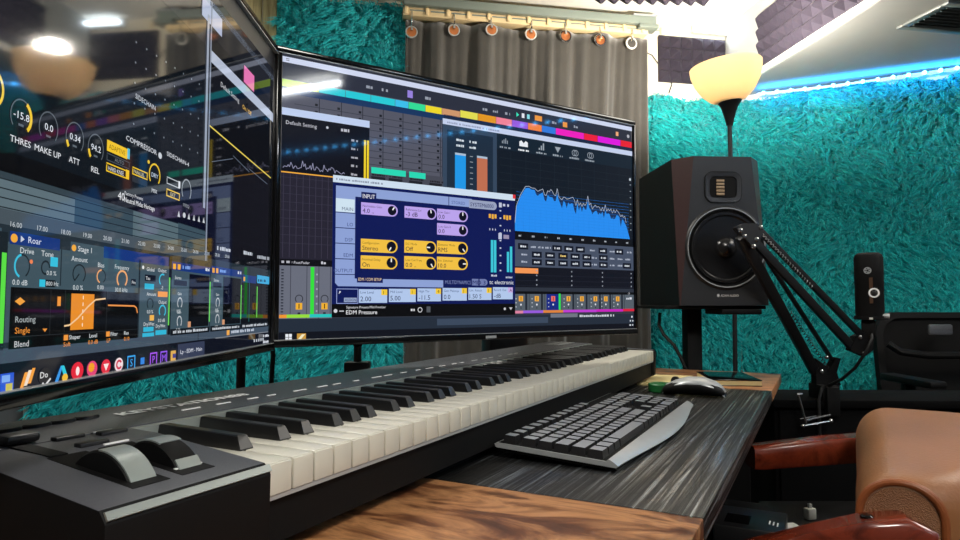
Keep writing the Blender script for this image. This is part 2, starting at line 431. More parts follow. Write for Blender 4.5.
MB().box(rl-.09, rl+.01, -.056, .02, -.036, -.016, .003).build('end_cap', GREYR, t)
MB().box(.2, .26, -.01, .10, -.01, .02).build('wall_bracket', GREYR, t); MB().box(rl-.3, rl-.24, -.01, .10, -.01, .02).build('wall_bracket', GREYR, t)
hw = ('leftmost', 'second from left', 'third from left', 'fourth from left', 'fifth from left', 'sixth from left', 'rightmost')
for k, g in enumerate(gu):
    q = c0+BD*g; z = ghz[k]; h = zr-.045-z
    mb = MB(); y = fold(g, z)*.7-.022
    mb.tube([(0, .0, h), (0, -.02, h+.006), (0, -.026, h*.6), (0, y, .022), (0, y+.004, .006), (0, y+.016, .004)], .0035, 6)
    mb.tube([(0, y, .026), (0, y-.001, .004)], [.004, .007], 8)
    solo(mb, 'curtain_hook', CHROME, 'pale metal curtain hook over copper toned eyelet, %s on the rail' % hw[k], 'curtain hook', (q.x, q.y, z), R(BY), 'curtain hooks')

# ------------------------------------------------------------------ acoustic foam
def foam(label, O, ux, uz, nrm, nc, nr, wcell, hcell, depth, group='pyramid foam panels'):
    O, ux, uz, nrm = Vector(O), Vector(ux), Vector(uz), Vector(nrm); mb = MB()
    ctr = O+ux*(nc*wcell/2)+uz*(nr*hcell/2)
    def P(a, b, c): return O+ux*a+uz*b+nrm*c-ctr
    W_, H_ = nc*wcell, nr*hcell
    bb = [[P(0, 0, 0), P(W_, 0, 0), P(W_, H_, 0), P(0, H_, 0)], [P(0, 0, .018), P(W_, 0, .018), P(W_, H_, .018), P(0, H_, .018)]]
    mb.loft(bb)
    for i in range(nc):
        for j in range(nr):
            x0, x1, y0, y1 = i*wcell, (i+1)*wcell, j*hcell, (j+1)*hcell
            v = [mb.bm.verts.new(P(*q)) for q in ((x0, y0, .018), (x1, y0, .018), (x1, y1, .018), (x0, y1, .018))]
            e = .0045
            tp = [mb.bm.verts.new(P((x0+x1)/2+a*e, (y0+y1)/2+b*e, depth)) for a, b in ((-1, -1), (1, -1), (1, 1), (-1, 1))]
            fs = [mb.bm.faces.new((v[k], v[(k+1) % 4], tp[(k+1) % 4], tp[k])) for k in range(4)]+[mb.bm.faces.new(tp)]
    bmesh.ops.recalc_face_normals(mb.bm, faces=mb.bm.faces)
    o = mb.build('acoustic_foam_panel', FOAM, smooth=0); o.location = ctr
    return tag(o, label, 'acoustic foam', group)
p = onv(658, 82, W0, BY); q = onv(724, 82, W0, BY); cw = (q-p).xy.length/6
foam('small square dark foam panel on the white wall left of the lamp bowl', p, (BD.x, BD.y, 0), (0, 0, 1), (-BN.x, -BN.y, 0), 6, 4, cw, .059, .05)
ee = [E0+ED*((Vector(onz(x, y, ZL)[:2])-E0).dot(ED)) for x, y in ((764, 74), (807, 46), (876, 3), (960, -52))]
lb = ('dark foam panel on the ceiling beam nearest the lamp bowl', 'middle dark foam panel on the ceiling beam, right of the one over the lamp', 'last dark foam panel along the beam, cut off by the top of the photo')
for k in range(3):
    s0 = ee[k]+EN*.001; dl = (ee[k+1]-ee[k]).length-.006
    foam(lb[k], (s0.x, s0.y, ZL+.03), (ED.x, ED.y, 0), (0, 0, 1), (EN.x, EN.y, 0), 6, 4, dl/6, .062, .045)
p = onz(575, 3, ZC); q = onz(702, 6, ZC)
foam('dark foam panel stuck on the main ceiling above the curtain', (q.x, q.y-.62, ZC), (-1, -.05, 0), (0, 1, 0), (0, 0, -1), 9, 9, .06, .06, .05)

# ------------------------------------------------------------------ vent, led strips, lamps
vc = [onz(899, 25, ZL), onz(945, 29, ZL)]
vx = (vc[1]-vc[0]); vx.z = 0; vx.normalize(); vy = Vector((vx.y, -vx.x, 0))
t = thing('air_vent', 'grey slotted air vent in the low ceiling above the right wall', 'air vent', vc[0]+vx*.17+vy*.1, math.atan2(vx.y, vx.x))
mb = MB()
for a in ((-.17, .17, -.115, -.085), (-.17, .17, .085, .115), (-.17, -.14, -.085, .085), (.14, .17, -.085, .085)): mb.box(*a, -.012, -.001, .003)
mb.build('frame', VENTM, t)
MB().box(-.14, .14, -.085, .085, -.004, -.001).build('duct_back', VENTM, t)
for k in range(7): MB().box(-.14, .14, -.011, .011, -.001, .001, M=Matrix.Translation((0, -.072+k*.024, -.008)) @ Matrix.Rotation(R(35), 4, 'X')).build('louver', VENTM, t)

def strip(label, P, D, Nn, n, gap, zf, power, group='led strips'):
    yaw = math.atan2(D.y, D.x)
    t = thing('led_strip', label, 'led strip', (P.x, P.y, zf(0)), yaw, group); z0 = zf(0)
    pts = [(i*gap/2, 0, zf(i*gap/2)-z0) for i in range(2*n)]
    mb = MB()
    for a, b in zip(pts, pts[1:]): mb.bar(a, b, .003, .010)
    mb.build('tape', TAPE, t)
    for k in range(n):
        x = (k+.5)*gap; s = -1
        MB().ball((x, -.008, zf(x)-z0), .0085, 10).build('led', LEDM, t)
    la = bpy.data.lights.new('led_glow', 'AREA'); la.shape = 'RECTANGLE'; la.size = n*gap; la.size_y = .008; la.energy = power; la.color = (.0, .30, 1.0)
    lo = bpy.data.objects.new('led_glow', la); COL.objects.link(lo); lo.parent = t
    lo.location = (n*gap/2, -.06, -.03); lo.rotation_euler = (R(180-40), 0, 0)
q = A0-AN*.0
p0 = onv(757, 94, A0-AN*.035, AY); zled = p0.z
strip('lit blue led strip along the top of the teal throws on the right wall', Vector(p0[:2]), AD, AN, 19, .061,
      lambda x: zled-.006*math.sin(x*5), 2.6)
strip('lit blue led strip on the dark right wall behind the chair', Vector((XR-.02, 1.3)), Vector((0, -1)), Vector((1, 0)), 44, .075, lambda x: 1.93, 2.5)

# floor lamp
LP = at(728.5, 66, 2.5); lx, ly = LP.x, LP.y; zr_ = LP.z
t = thing('floor_lamp', 'lit torchiere floor lamp with cream bowl shade and black pole', 'floor lamp', (lx, ly, 0))
tilt = Matrix.Translation((0, 0, zr_-.145)) @ Matrix.Rotation(R(-5), 4, 'Y')
MB().lathe([(.038, 0), (.07, .015), (.1, .045), (.122, .085), (.132, .12), (.134, .145), (.130, .145), (.128, .12), (.118, .087), (.096, .049), (.066, .020), (.034, .006)], tilt, 40, caps=False).build('bowl_shade', BOWL, t)
MB().lathe([(.012, zr_-.235), (.016, zr_-.215), (.03, zr_-.165), (.047, zr_-.137), (.044, zr_-.132), (.0, zr_-.14)], None, 28).build('shade_holder', BLK, t)
MB().tube([(0, 0, .02), (.006, 0, .9), (0, 0, zr_-.225)], .0085, 12).build('pole', BLK, t)
MB().lathe([(.13, 0), (.13, .012), (.12, .022), (.02, .03), (.012, .04)], None, 36).build('base', BLK, t)
MB().lathe([(.0, zr_-.06), (.024, zr_-.05), (.03, zr_-.02), (.02, zr_+.004), (0, zr_+.01)], None, 16).build('bulb', GLOW, t)
la = bpy.data.lights.new('lamp_light', 'POINT'); la.energy = 75; la.color = (1, .92, .80); la.shadow_soft_size = .04
lo = bpy.data.objects.new('lamp_light', la); COL.objects.link(lo); lo.parent = t; lo.location = (0, 0, zr_+.03)

tq = (Vector(onv(690, 20, W0, BY)[:2]), Vector(onv(752, 20, W0, BY)[:2]))
t = thing('tube_light', 'glaring white tube light on the wall above the lamp bowl', 'light', ((tq[0]+tq[1])/2-BN*.03).to_3d()+Vector((0, 0, 2.332)), R(BY))
tl = (tq[1]-tq[0]).length/2
MB().box(-tl, tl, -.004, .028, -.018, .018, .003).build('housing', SCRG, t)
MB().tube([(-tl+.01, -.016, 0), (tl-.01, -.016, 0)], .012, 12).build('tube', TUBE2, t)

# white tube light high on the right wall, room light on the ceiling
t = thing('tube_light', 'white tube light high on the right wall behind the camera', 'light', (XR-.03, -1.22, 2.315))
MB().box(-.05, .03, -.34, .34, -.03, .03, .005).build('housing', SCRG, t)
MB().tube([(-.062, -.31, 0), (-.062, .31, 0)], .016, 12).build('tube', TUBE, t)
t = thing('ceiling_light', 'square white light panel set in the low alcove ceiling above the office chair', 'light', (2.0, 1.32, ZL))
MB().box(-.40, .40, -.36, .40, -.02, -.001, .004).build('frame', SCRG, t)
MB().box(-.375, .375, -.335, .375, -.024, -.0195).build('diffuser', DIFF2, t)
t = thing('ceiling_light', 'round white ceiling light behind the camera', 'light', (.55, -.75, ZC))
MB().ring([(.36, 0), (.37, -.03), (.33, -.045), (.33, -.02)], None, 40).build('rim', SCRG, t)
MB().lathe([(.33, -.04), (.2, -.065), (0, -.07)], None, 40).build('diffuser', DIFF, t)

t = thing('ceiling_light', 'added unseen round light above the gap behind the monitors, brightening the left throws', 'light', (-.55, 1.45, ZC))  # added out of view to brighten the left throws
MB().ring([(.26, 0), (.27, -.03), (.23, -.045), (.23, -.02)], None, 40).build('rim', SCRG, t)
MB().lathe([(.23, -.04), (.15, -.06), (0, -.065)], None, 40).build('diffuser', DIFF, t)

# ------------------------------------------------------------------ desk (its length is the direction of the piano keys)
KY = R(62.55); KO = Vector((-.1512, .4764, 0)); DZ = HC-.190; KZ = HC-.117
def Kp(u, w, z=0):
    return KO+Vector((math.cos(KY)*u-math.sin(KY)*w, math.sin(KY)*u+math.cos(KY)*w, z))
DT = .024
desk = thing('desk', 'long desk with black stained middle and rustic brown ends', 'desk', KO, KY)
wf, wb = -.259, .52
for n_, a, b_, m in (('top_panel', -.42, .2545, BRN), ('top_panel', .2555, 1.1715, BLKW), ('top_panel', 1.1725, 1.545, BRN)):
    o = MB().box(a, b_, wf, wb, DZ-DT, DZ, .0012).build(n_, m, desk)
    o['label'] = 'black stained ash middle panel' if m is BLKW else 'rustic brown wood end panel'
for u in (-.38, 1.49):
    for w_ in (.08, .46): MB().box(u-.02, u+.02, w_-.02, w_+.02, 0, DZ-DT, .002).build('leg', BLKM, desk)
MB().box(-.38, 1.49, .40, .44, DZ-.09, DZ-DT).build('rear_rail', BLKM, desk)
MB().box(1.522, 1.534, -.18, .48, .05, DZ-DT).build('dark_sheet', BLKM, desk)  # dark sheet added to keep the space under the desk black
o = MB().box(-.36, .345, -.242, -.228, .60, .665, .001).build('front_rail', EDGEW, desk); o['label'] = 'pale wood rail under the near end'
MB().box(-.36, .34, -.228, .38, .640, .652).build('lower_shelf', BLKM, desk)
MB().box(.98, 1.50, -.25, .06, .40, .42, .002).build('lower_shelf', BLKM, desk)
for u in (.99, 1.49): MB().box(u-.008, u+.008, -.10, .05, .42, DZ-DT).build('shelf_hanger', BLKM, desk)
for u in (-.34, .32): MB().box(u-.01, u+.01, -.2, .36, .652, DZ-DT).build('shelf_hanger', BLKM, desk)

# ------------------------------------------------------------------ piano keyboard
kb = thing('piano_keyboard', 'long 88 key piano keyboard controller lying across the desk under both monitors', 'piano keyboard', Kp(0, 0, DZ), KY)
kw = .0235; T = KZ-DZ          # key tops, above the desk
UL, UR, WB = -.124, 52*kw+.021, .266
def pz(w): return T+.001+.011*max(w, 0)/.12 if w < .12 else T+.012+.002*(w-.12)/.146
mb = MB()
mb.prism([(.006, .012), (.006, T-.027), (.152, T-.027), (.152, T+.004), (.162, T+.009), (WB-.008, T+.010), (WB, T+.006), (WB, .016), (WB-.02, .008), (.03, .008)], 'x', -.001, 52*kw+.001)
mb.build('chassis', BLKM, kb, smooth=25)
def topmat(mb):  # up-facing faces lighter, side faces black: shading put into the materials
    for f in mb.bm.faces: f.material_index = 1 if f.normal.z > .85 else 0
    return mb
mb = MB()
mb.prism([(-.002, .014), (-.003, T-.006), (.003, pz(.003)), (.12, pz(.12)), (.158, pz(.158)), (WB-.006, pz(WB)), (WB, T+.009), (WB, .016), (WB-.02, .008), (.02, .008)], 'x', UL, -.0012, bev=.0012)
topmat(mb).build('control_panel', [BLKM, PANEL], kb, smooth=25)
mb = MB(); mb.prism([(-.0040, T-.0036), (-.0012, T+.0006), (.0004, T+.0002), (-.0026, T-.0046)], 'x', UL+.001, -.0015); mb.build('edge_highlight', BEVEL, kb)  # highlight along the front bevel, put in as a pale strip
mb = MB(); mb.prism([(.0, .014), (-.001, T-.004), (.004, T+.001), (.155, T+.006), (WB-.006, pz(WB)), (WB, T+.009), (WB, .016), (WB-.02, .008), (.02, .008)], 'x', 52*kw+.001, UR, bev=.0012)
topmat(mb).build('end_cap', [BLKM, PANEL], kb, smooth=25)
MB().prism([(.1585, pz(.158)-.003), (WB-.007, pz(WB)-.003), (WB-.007, pz(WB)+.0004), (.1585, pz(.158)+.0004)], 'x', UL+.0014, 52*kw+.001).build('rear_panel', PANEL, kb, smooth=0)
mb = MB(); mb.box(0, 52*kw, .1505, .1583, T-.004, pz(.155)-.0006); mb.build('lit_riser', BEVEL, kb)  # step up to the panel, its lit face painted pale grey
for u in (-.05, 1.15):
    for w_ in (.05, .22): MB().lathe([(.012, 0), (.012, .009)], Matrix.Translation((u, w_, 0)), 16).build('rubber_foot', BLKM, kb)
for k in range(52):
    mb = MB(); x0, x1 = k*kw+.0008, (k+1)*kw-.0008
    mb.box(x0, x1, .0015, .1495, T-.0085, T, .0009); mb.box(x0+.0002, x1-.0002, 0, .003, T-.0235, T-.001, .0008)
    mb.build('white_key', WKEY, kb)
MB().box(.0, 52*kw, .001, .006, T-.027, T-.0238).build('key_slip', SILV, kb)
pat = []      # A B | C D E F G A B ...
for k in range(51):
    nm = 'ABCDEFG'[k % 7]
    if nm in 'ACDFG': pat.append((k+1)*kw + {'A': .0022, 'C': -.0026, 'D': .0026, 'F': -.0032, 'G': 0}[nm])
for u in pat:
    mb = MB(); a, b_ = .0065, .0047
    r0 = [(u-a, .0500, T-.004), (u+a, .0500, T-.004), (u+a, .1490, T-.004), (u-a, .1490, T-.004)]
    r1 = [(u-a, .0503, T+.001), (u+a, .0503, T+.001), (u+a, .1490, T+.001), (u-a, .1490, T+.001)]
    r2 = [(u-b_, .0555, T+.0105), (u+b_, .0555, T+.0105), (u+b_, .1490, T+.0115), (u-b_, .1490, T+.0115)]
    r3 = [(u-b_+.001, .0568, T+.0113), (u+b_-.001, .0568, T+.0113), (u+b_-.001, .1485, T+.0123), (u-b_+.001, .1485, T+.0123)]
    mb.loft([r0, r1, r2, r3]); mb.build('black_key', BKEY, kb, smooth=20)
# wheels, buttons, slider, print
def ppt(px_, py_):          # point of the sloping panel top, in keyboard coordinates
    w_ = .1
    for _ in range(8):
        q_ = onz(px_, py_, DZ+pz(w_)); d_ = q_-Vector((KO.x, KO.y, 0)); w_ = min(WB-.012, -math.sin(KY)*d_.x+math.cos(KY)*d_.y)
    return math.cos(KY)*d_.x+math.sin(KY)*d_.y, w_
for k, uc in enumerate((-.0775, -.0425)):
    zc_ = pz(.06)-.0245
    M = Matrix.Translation((uc, .062, zc_)) @ Matrix.Rotation(PI/2, 4, 'Y')
    MB().prism([(.020, pz(.02)-.002), (.110, pz(.11)-.002), (.110, pz(.11)+.0004), (.020, pz(.02)+.0004)], 'x', uc-.0145, uc+.0115).build('wheel_slot', BLKM, kb)
    wh = MB().lathe([(.020, -.0100), (.037, -.0095), (.0385, -.007), (.0385, .007), (.037, .0095), (.020, .0100)], M, 48).build('wheel', BLKM, kb)
    for a0, a1 in (((34, 92),) if k == 0 else ((74, 112), (34, 46))):
        mb = MB(); rr = []
        for j in range(13):
            an = R(a0+(a1-a0)*j/12); y, z = math.cos(an), math.sin(an)
            rr.append([(uc+sx_*.0088, .062-y*r_, zc_+z*r_) for sx_, r_ in ((-1, .0380), (1, .0380), (1, .0391), (-1, .0391))])
        mb.loft(rr); mb.build('wheel_grip', BEVEL, wh)
for px_, py_ in ((6, 432), (37, 427), (62, 423), (86, 419)):
    u_, w_ = ppt(px_, py_); M = Matrix.Translation((u_, w_, pz(w_))) @ Matrix.Diagonal((1.35, .8, 1, 1))
    MB().lathe([(.0085, -.002), (.0085, .002), (.0075, .0032), (0, .0036)], M, 24).build('round_button', BLK, kb)
for px_, py_ in ((68, 438.5), (92, 444.5), (112, 433)):
    u_, w_ = ppt(px_, py_); MB().box(u_-.011, u_+.011, w_-.0045, w_+.0045, pz(w_)-.002, pz(w_)+.0028, .0013).build('button', BLK, kb)
(ua, wa), (ub, wb_) = ppt(5, 443), ppt(56, 457)
uc = (ua+ub)/2; wm = (wa+wb_)/2
sl = MB().prism([(wb_, pz(wb_)-.003), (wa, pz(wa)-.003), (wa, pz(wa)+.0012), (wm, pz(wm)+.0012), (wb_, pz(wb_)+.0012)], 'x', uc-.006, uc+.006).build('slider_track', BLKM, kb)
u_, w_ = ppt(20, 444); MB().box(u_-.013, u_+.010, w_-.009, w_+.009, pz(w_)+.001, pz(w_)+.0085, .003).build('slider_cap', BLK, sl)
mb = MB()
pn = Vector((0, .146, .002)).normalized()
zr2 = lambda w_: pz(w_)+.0012
ua, wa = ppt(114, 415.5); ub, wb_ = ppt(251, 395.5)
text_into(mb, 'KEYSTATION88', (ua, (wa+wb_)/2-.006, zr2(wa)), (1, 0, 0), pn, .0200, ub-ua, .04)
mb.build('lettering', WHT, kb, smooth=0)
ua, wa = ppt(182, 411.5)
for k in range(22):
    u = ua+k*.036+(k % 3)*.004; MB().box(u, u+.020-(k % 4)*.003, wa-.0012, wa+.0012, zr2(wa)-.0004, zr2(wa)+.0004).build('legend_mark', WHT, kb, smooth=0)
for a_, b_ in (((92, 433.5), (113, 430)), ((104, 445.5), (128, 440.5)), ((131, 481.5), (152, 477)), ((174, 470), (202, 463.5))):
    u_, w_ = ppt(*a_); u2, w2 = ppt(*b_); MB().box(u_, u2, (w_+w2)/2-.0011, (w_+w2)/2+.0011, pz((w_+w2)/2)+.0001, pz((w_+w2)/2)+.0011).build('legend_mark', WHT, kb, smooth=0)
mb = MB(); mb.prism([(.190, zr2(.190)), (.226, zr2(.226)), (.226, zr2(.226)+.001), (.190, zr2(.190)+.001)], 'x', 1.09, 1.205); o = mb.build('badge', SILV, kb)
mb = MB(); text_into(mb, 'M-AUDIO', (1.098, .199, zr2(.199)+.0014), (1, 0, 0), pn, .022, .10); mb.build('badge_lettering', BLKM, o, smooth=0)

# ------------------------------------------------------------------ displays
SC = 1.165/1000
def regrid(x, z, xc):          # the left panel's grid was measured with the panel turned 5.5 degrees less: fit it to the true turn
    def f(x):
        a = R(86); k = (612-x)/1000; P = (-.246-k*math.cos(a), .775-k*math.sin(a)); c, n = math.cos(R(yawL)), math.sin(R(yawL))
        dx = P[0]/P[1]; t = (-.246-.775*dx)/(c-n*dx); Y = .775-t*n
        return 612-t*1000, Y/P[1]
    return max(7, f(max(x, 150))[0]) if x > 150 else 7, 58+(z-58)*f(max(xc, 208))[1]-(612-f(max(xc, 208))[0])*.01047
yawL = 91.5
class Screen:
    def __init__(s, re=False): s.V = []; s.F = []; s.C = []; s.re = re
    def poly(s, pts, c, L):
        if s.re:
            xs_ = [max(208, p[0]) for p in pts]; xc = (min(xs_)+max(xs_))/2; pts = [regrid(x, z, xc) for x, z in pts]
        i = len(s.V); s.V += [(x, L, z) for x, z in pts]; s.F.append(tuple(range(i, i+len(pts)))); s.C.append(c)
    def rect(s, x0, z0, x1, z1, c, L=1): s.poly([(x0, z0), (x1, z0), (x1, z1), (x0, z1)], c, L)
    def line(s, pts, w, c, L=4):
        for (a, b), (p, q) in zip(pts, pts[1:]):
            dx, dz = p-a, q-b; k = math.hypot(dx, dz) or 1; nx, nz = -dz/k*w/2, dx/k*w/2
            s.poly([(a-nx, b-nz), (p-nx, q-nz), (p+nx, q+nz), (a+nx, b+nz)], c, L)
    def arc(s, cx, cz, r0, r1, a0, a1, c, L=4, n=22, sx=1):
        for k in range(n):
            a, b = R(a0+(a1-a0)*k/n), R(a0+(a1-a0)*(k+1)/n)
            s.poly([(cx+sx*r0*math.cos(a), cz+r0*math.sin(a)), (cx+sx*r1*math.cos(a), cz+r1*math.sin(a)), (cx+sx*r1*math.cos(b), cz+r1*math.sin(b)), (cx+sx*r0*math.cos(b), cz+r0*math.sin(b))], c, L)
    def disc(s, cx, cz, r, c, L=4, n=20): s.poly([(cx+r*math.cos(2*PI*k/n), cz+r*math.sin(2*PI*k/n)) for k in range(n)], c, L)
    def frame(s, x0, z0, x1, z1, w, c, L=4):
        s.rect(x0, z0, x1, z0+w, c, L); s.rect(x0, z1-w, x1, z1, c, L); s.rect(x0, z0+w, x0+w, z1-w, c, L); s.rect(x1-w, z0+w, x1, z1-w, c, L)
    def text(s, st, x, z, size, c, L=6, width=None, al='l'):
        V, F = text_geo(st)
        if not len(V): return
        x0 = V[:, 0].min(); w = V[:, 0].max()-x0; sx = width/w if width else size
        if al == 'c': x -= w*sx/2
        if al == 'r': x -= w*sx
        i = len(s.V); q = [(x+(a-x0)*sx, z+b*size) for a, b in V]
        if s.re: q = [regrid(a, b, x+w*sx/2) for a, b in q]
        s.V += [(a, L, b) for a, b in q]
        for f in F: s.F.append(tuple(i+k for k in f)); s.C.append(c)
    def build(s, parent, y0):
        me = bpy.data.meshes.new('screen'); me.from_pydata([(x*SC, y0-L*.00016, z*SC) for x, L, z in s.V], [], s.F)
        at_ = me.color_attributes.new('pixel', 'FLOAT_COLOR', 'CORNER')
        buf = []
        for f, c in zip(s.F, s.C): buf += [*lin(c), 1.0]*len(f)
        at_.data.foreach_set('color', buf)
        me.materials.append(DISP); o = bpy.data.objects.new('screen', me); COL.objects.link(o); o.parent = parent; WM[o] = WM[parent]
        return o
GR, GD, GL = (92, 94, 108), (58, 62, 74), (196, 210, 240)
def blur_words(s, x0, x1, z, h, c, L=5, seed=0):         # a run of tiny unreadable glyph blocks
    r = random.Random(seed); x = x0
    while x < x1:
        w = h*(.5+r.random()*.9); s.rect(x, z, min(x+w, x1), z+h*(.7+.3*r.random()), c, L); x += w+h*(.25 if r.random() < .75 else .9)

# ---- wide monitor content (millimetre grid of a 612 x 364 panel)
s = Screen(); X0, X1 = 9, 606
s.rect(X0, 6, X1, 357, (50, 54, 66), 0)
s.rect(X0, 346, X1, 353, (206, 214, 238), 2); s.text('=', 13, 346.5, 9, (40, 40, 60), 3)
s.rect(X0, 326, X1, 346, (44, 48, 62), 1)
for k, x in enumerate((118, 140, 205, 300, 318, 340, 430, 452, 475)): blur_words(s, x, x+9, 333, 4, (150, 156, 170), 3, k)
s.rect(178, 331, 186, 341, (150, 130, 220), 3)
s.poly([(361, 333), (361, 340), (366, 336.5)], (60, 230, 190), 3); s.rect(371, 333, 376, 340, (230, 230, 240), 3); s.rect(381, 333, 386, 340, (140, 220, 230), 3)
s.rect(396, 333, 410, 341, (235, 150, 60), 3); s.rect(452, 331, 461, 339, (235, 150, 60), 4); s.rect(568, 333, 574, 340, (240, 170, 120), 3); s.disc(597, 336, 3, (180, 180, 190), 3)
# clip grid + track colour bar
s.rect(X0, 205, 232, 326, (84, 86, 100), 1)
cols = [(172, 210, 60), (40, 200, 214), (40, 200, 214), (40, 200, 214), (60, 190, 235), (50, 220, 150), (236, 214, 40), (206, 150, 108)]
xs = [9, 54, 93, 132, 173, 205, 235, 264, 292]
xs = [9, 55, 90, 125, 160, 180, 206, 232, 262]
for a, b_, c in zip(xs, xs[1:], cols): s.rect(a, 316, b_-.6, 325, c, 2)
xs = [262, 292, 324, 353, 383, 410, 438, 497, 527, 579, 606]
cols = [(226, 220, 80), (226, 150, 30), (240, 130, 150), (150, 90, 220), (240, 130, 60), (50, 120, 220), (236, 30, 190), (236, 30, 60), (220, 20, 220), (230, 30, 50)]
for a, b_, c in zip(xs, xs[1:], cols): s.rect(a, 317, b_-.6, 327, c, 2)
s.rect(X0, 308, 235, 316, (24, 54, 96), 2); s.rect(235, 312, X1, 317, (24, 40, 70), 2)
for k in range(8):
    x = 30+k*29
    s.rect(x+25, 205, x+26, 308, (40, 42, 50), 2)
    for j in range(8): s.rect(x-6, 296-j*9, x+25, 296.8-j*9, (54, 56, 68), 2); s.rect(x+20, 298-j*9, x+23.5, 301-j*9, (24, 26, 32), 3)
# far left analyser window
s.rect(X0, 281, 123, 290, (190, 206, 238), 5); s.rect(X0, 212, 123, 281, (12, 14, 24), 4)
s.text('Default Setting', 14, 270, 6.5, (200, 200, 210), 6); blur_words(s, 84, 96, 271, 4, (190, 190, 200), 6, 3); s.disc(66, 273, 1.6, (200, 200, 210), 6)
for k in range(5): blur_words(s, 98, 107, 260-k*11, 3, (170, 170, 180), 6, 20+k)
s.rect(115.5, 213, 118.3, 264, (240, 208, 40), 6); s.rect(119.6, 213, 122.4, 264, (240, 208, 40), 6)
r = random.Random(4); pts = [(11+i*1.6, 216+abs(r.gauss(0, 5))*(1 if i < 45 else .4)) for i in range(50)]
s.line(pts, .7, (150, 150, 180), 6)
s.rect(X0, 210.5, 90, 212, (240, 170, 60), 6)
s.rect(X0, 106, 74, 210.5, (36, 34, 48), 2)
for k in range(8): s.rect(12+k*8, 108, 12.5+k*8, 210, (66, 62, 82), 3)
for k in range(9): s.rect(X0, 125+k*10, 74, 125.4+k*10, (60, 58, 76), 3)
s.rect(X0, 98, 78, 106, (10, 10, 18), 3); blur_words(s, 11, 24, 101, 3, (180, 180, 190), 5, 5); s.text('Post/Fader', 26, 100.5, 4.6, (210, 210, 220), 5); blur_words(s, 60, 66, 101, 3.4, (200, 200, 210), 5, 8)
s.rect(X0, 33, 75, 98, (104, 108, 122), 2)
for k in range(16): s.rect(11, 38+k*3.6, 14, 39.6+k*3.6, (40, 44, 56), 3)
for x in (22, 42, 57, 72): s.rect(x, 33, x+.8, 98, (60, 62, 74), 3)
s.rect(47, 37, 51.5, 97, (50, 224, 60), 4)
for x in (33, 65): s.arc(x, 58, 4, 5, -50, 230, (40, 42, 50), 4); s.rect(x-4, 45, x+4, 53, (240, 176, 50), 4); s.rect(x-.6, 46, x+.6, 52, (60, 40, 10), 5); s.rect(x-1.6, 39, x+1.6, 41.5, (40, 40, 50), 4)
for k in range(6): s.rect(54, 42+k*9, 56, 44+k*9, (160, 164, 180), 4)
# track heads under the grid
s.rect(124, 196, 235, 228, (70, 72, 84), 3)
for k, x in enumerate((126, 151, 181, 212)):
    if k < 3: s.rect(x, 222, x+25, 230, (40, 216, 180), 5)
    s.rect(x, 213, x+20, 218, (30, 32, 40), 5); blur_words(s, x+1, x+22, 219, 2.6, (30, 30, 38), 6, k); blur_words(s, x+2, x+18, 208, 2.4, (190, 190, 200), 6, 9+k)
    s.rect(x+2, 201, x+11, 206.5, (240, 150, 40), 5); blur_words(s, x+13, x+19, 202, 3, (180, 180, 190), 5, k+30)
# analyser window behind
s.rect(233, 303, X1, 311, (196, 208, 236), 4); s.rect(233, 160, 325, 303, (52, 70, 92), 3); s.rect(240, 200, 318, 296, (28, 44, 62), 4)
blur_words(s, 240, 330, 305, 3, (150, 160, 190), 5, 7)
for x, c in ((253, (30, 150, 230)), (290, (190, 110, 80))): s.rect(x, 206, x+18, 262, c, 5); s.rect(x, 262, x+18, 265, (170, 190, 210), 5)
for k in range(2):
    for j in range(2): blur_words(s, 255+j*22, 268+j*22, 282-k*8, 3.4, (210, 220, 230), 6, k*3+j)
for k in range(7): s.rect(278, 214+k*8, 283, 215+k*8, (150, 160, 170), 5)
s.rect(325, 155, X1, 303, (14, 24, 36), 4); s.rect(325, 280, X1, 303, (18, 34, 48), 5)
for k, x in enumerate((340, 374, 408, 441, 475, 508)):
    c = (230, 234, 240) if k == 1 else (150, 160, 172)
    if k == 0:
        for j in range(4): s.rect(x-6+j*3, 289, x-4.6+j*3, 293+(j*7 % 5), c, 6)
    elif k == 1: s.poly([(x-8, 289), (x+8, 289), (x+8, 296), (x+4, 298), (x, 294), (x-4, 298), (x-8, 296)], c, 6)
    elif k == 2:
        for j in range(3): s.rect(x-5+j*4, 288, x-2.4+j*4, 291+j*4, c, 6)
    elif k == 3: s.poly([(x-6, 297), (x, 288), (x+6, 297)], c, 6)
    else: s.arc(x, 292, 4, 5, 0, 360, c, 6, 14); s.arc(x+4, 292, 4, 5, 0, 360, c, 6, 14)
    blur_words(s, x-10, x+10, 282, 3, c, 6, k+50)
for k in range(8): s.rect(330, 190+k*11, X1-6, 190.5+k*11, (32, 44, 52), 5)
for k in range(9): s.rect(350+k*28, 160, 350.5+k*28, 278, (28, 40, 50), 5)
top = [(357, 170), (360, 197), (368, 214), (377, 227), (384, 228)]
r = random.Random(11)
for i in range(64):
    x = 388+i*3.2; top.append((x, 226-(x-388)*.14+r.gauss(0, 4.2)*min(1, i/9)-(0 if x < 575 else (x-575)*.75)))
top.append((598, 160))
def fill(pts, c, L, zb, dz=0):
    for (a, b), (p, q) in zip(pts, pts[1:]): s.poly([(a, zb), (p, zb), (p, max(zb+.1, q-dz)), (a, max(zb+.1, b-dz))], c, L)
fill(top, (24, 46, 84), 6, 160)
fill([(x, z-3-abs(r.gauss(0, 5)) if 395 < x < 592 else z-1) for x, z in top], (36, 140, 240), 7, 160)
s.line([(x, z+1.5) for x, z in top if z > 162], .7, (190, 200, 220), 8)
for k in range(12): s.rect(360, 164+k*5, 596, 164.3+k*5, (30, 124, 222), 8)
for k in range(22): s.rect(362+k*11, 160, 362.3+k*11, 196, (30, 124, 222), 8)
s.rect(598, 150, X1, 160, (10, 16, 24), 5)
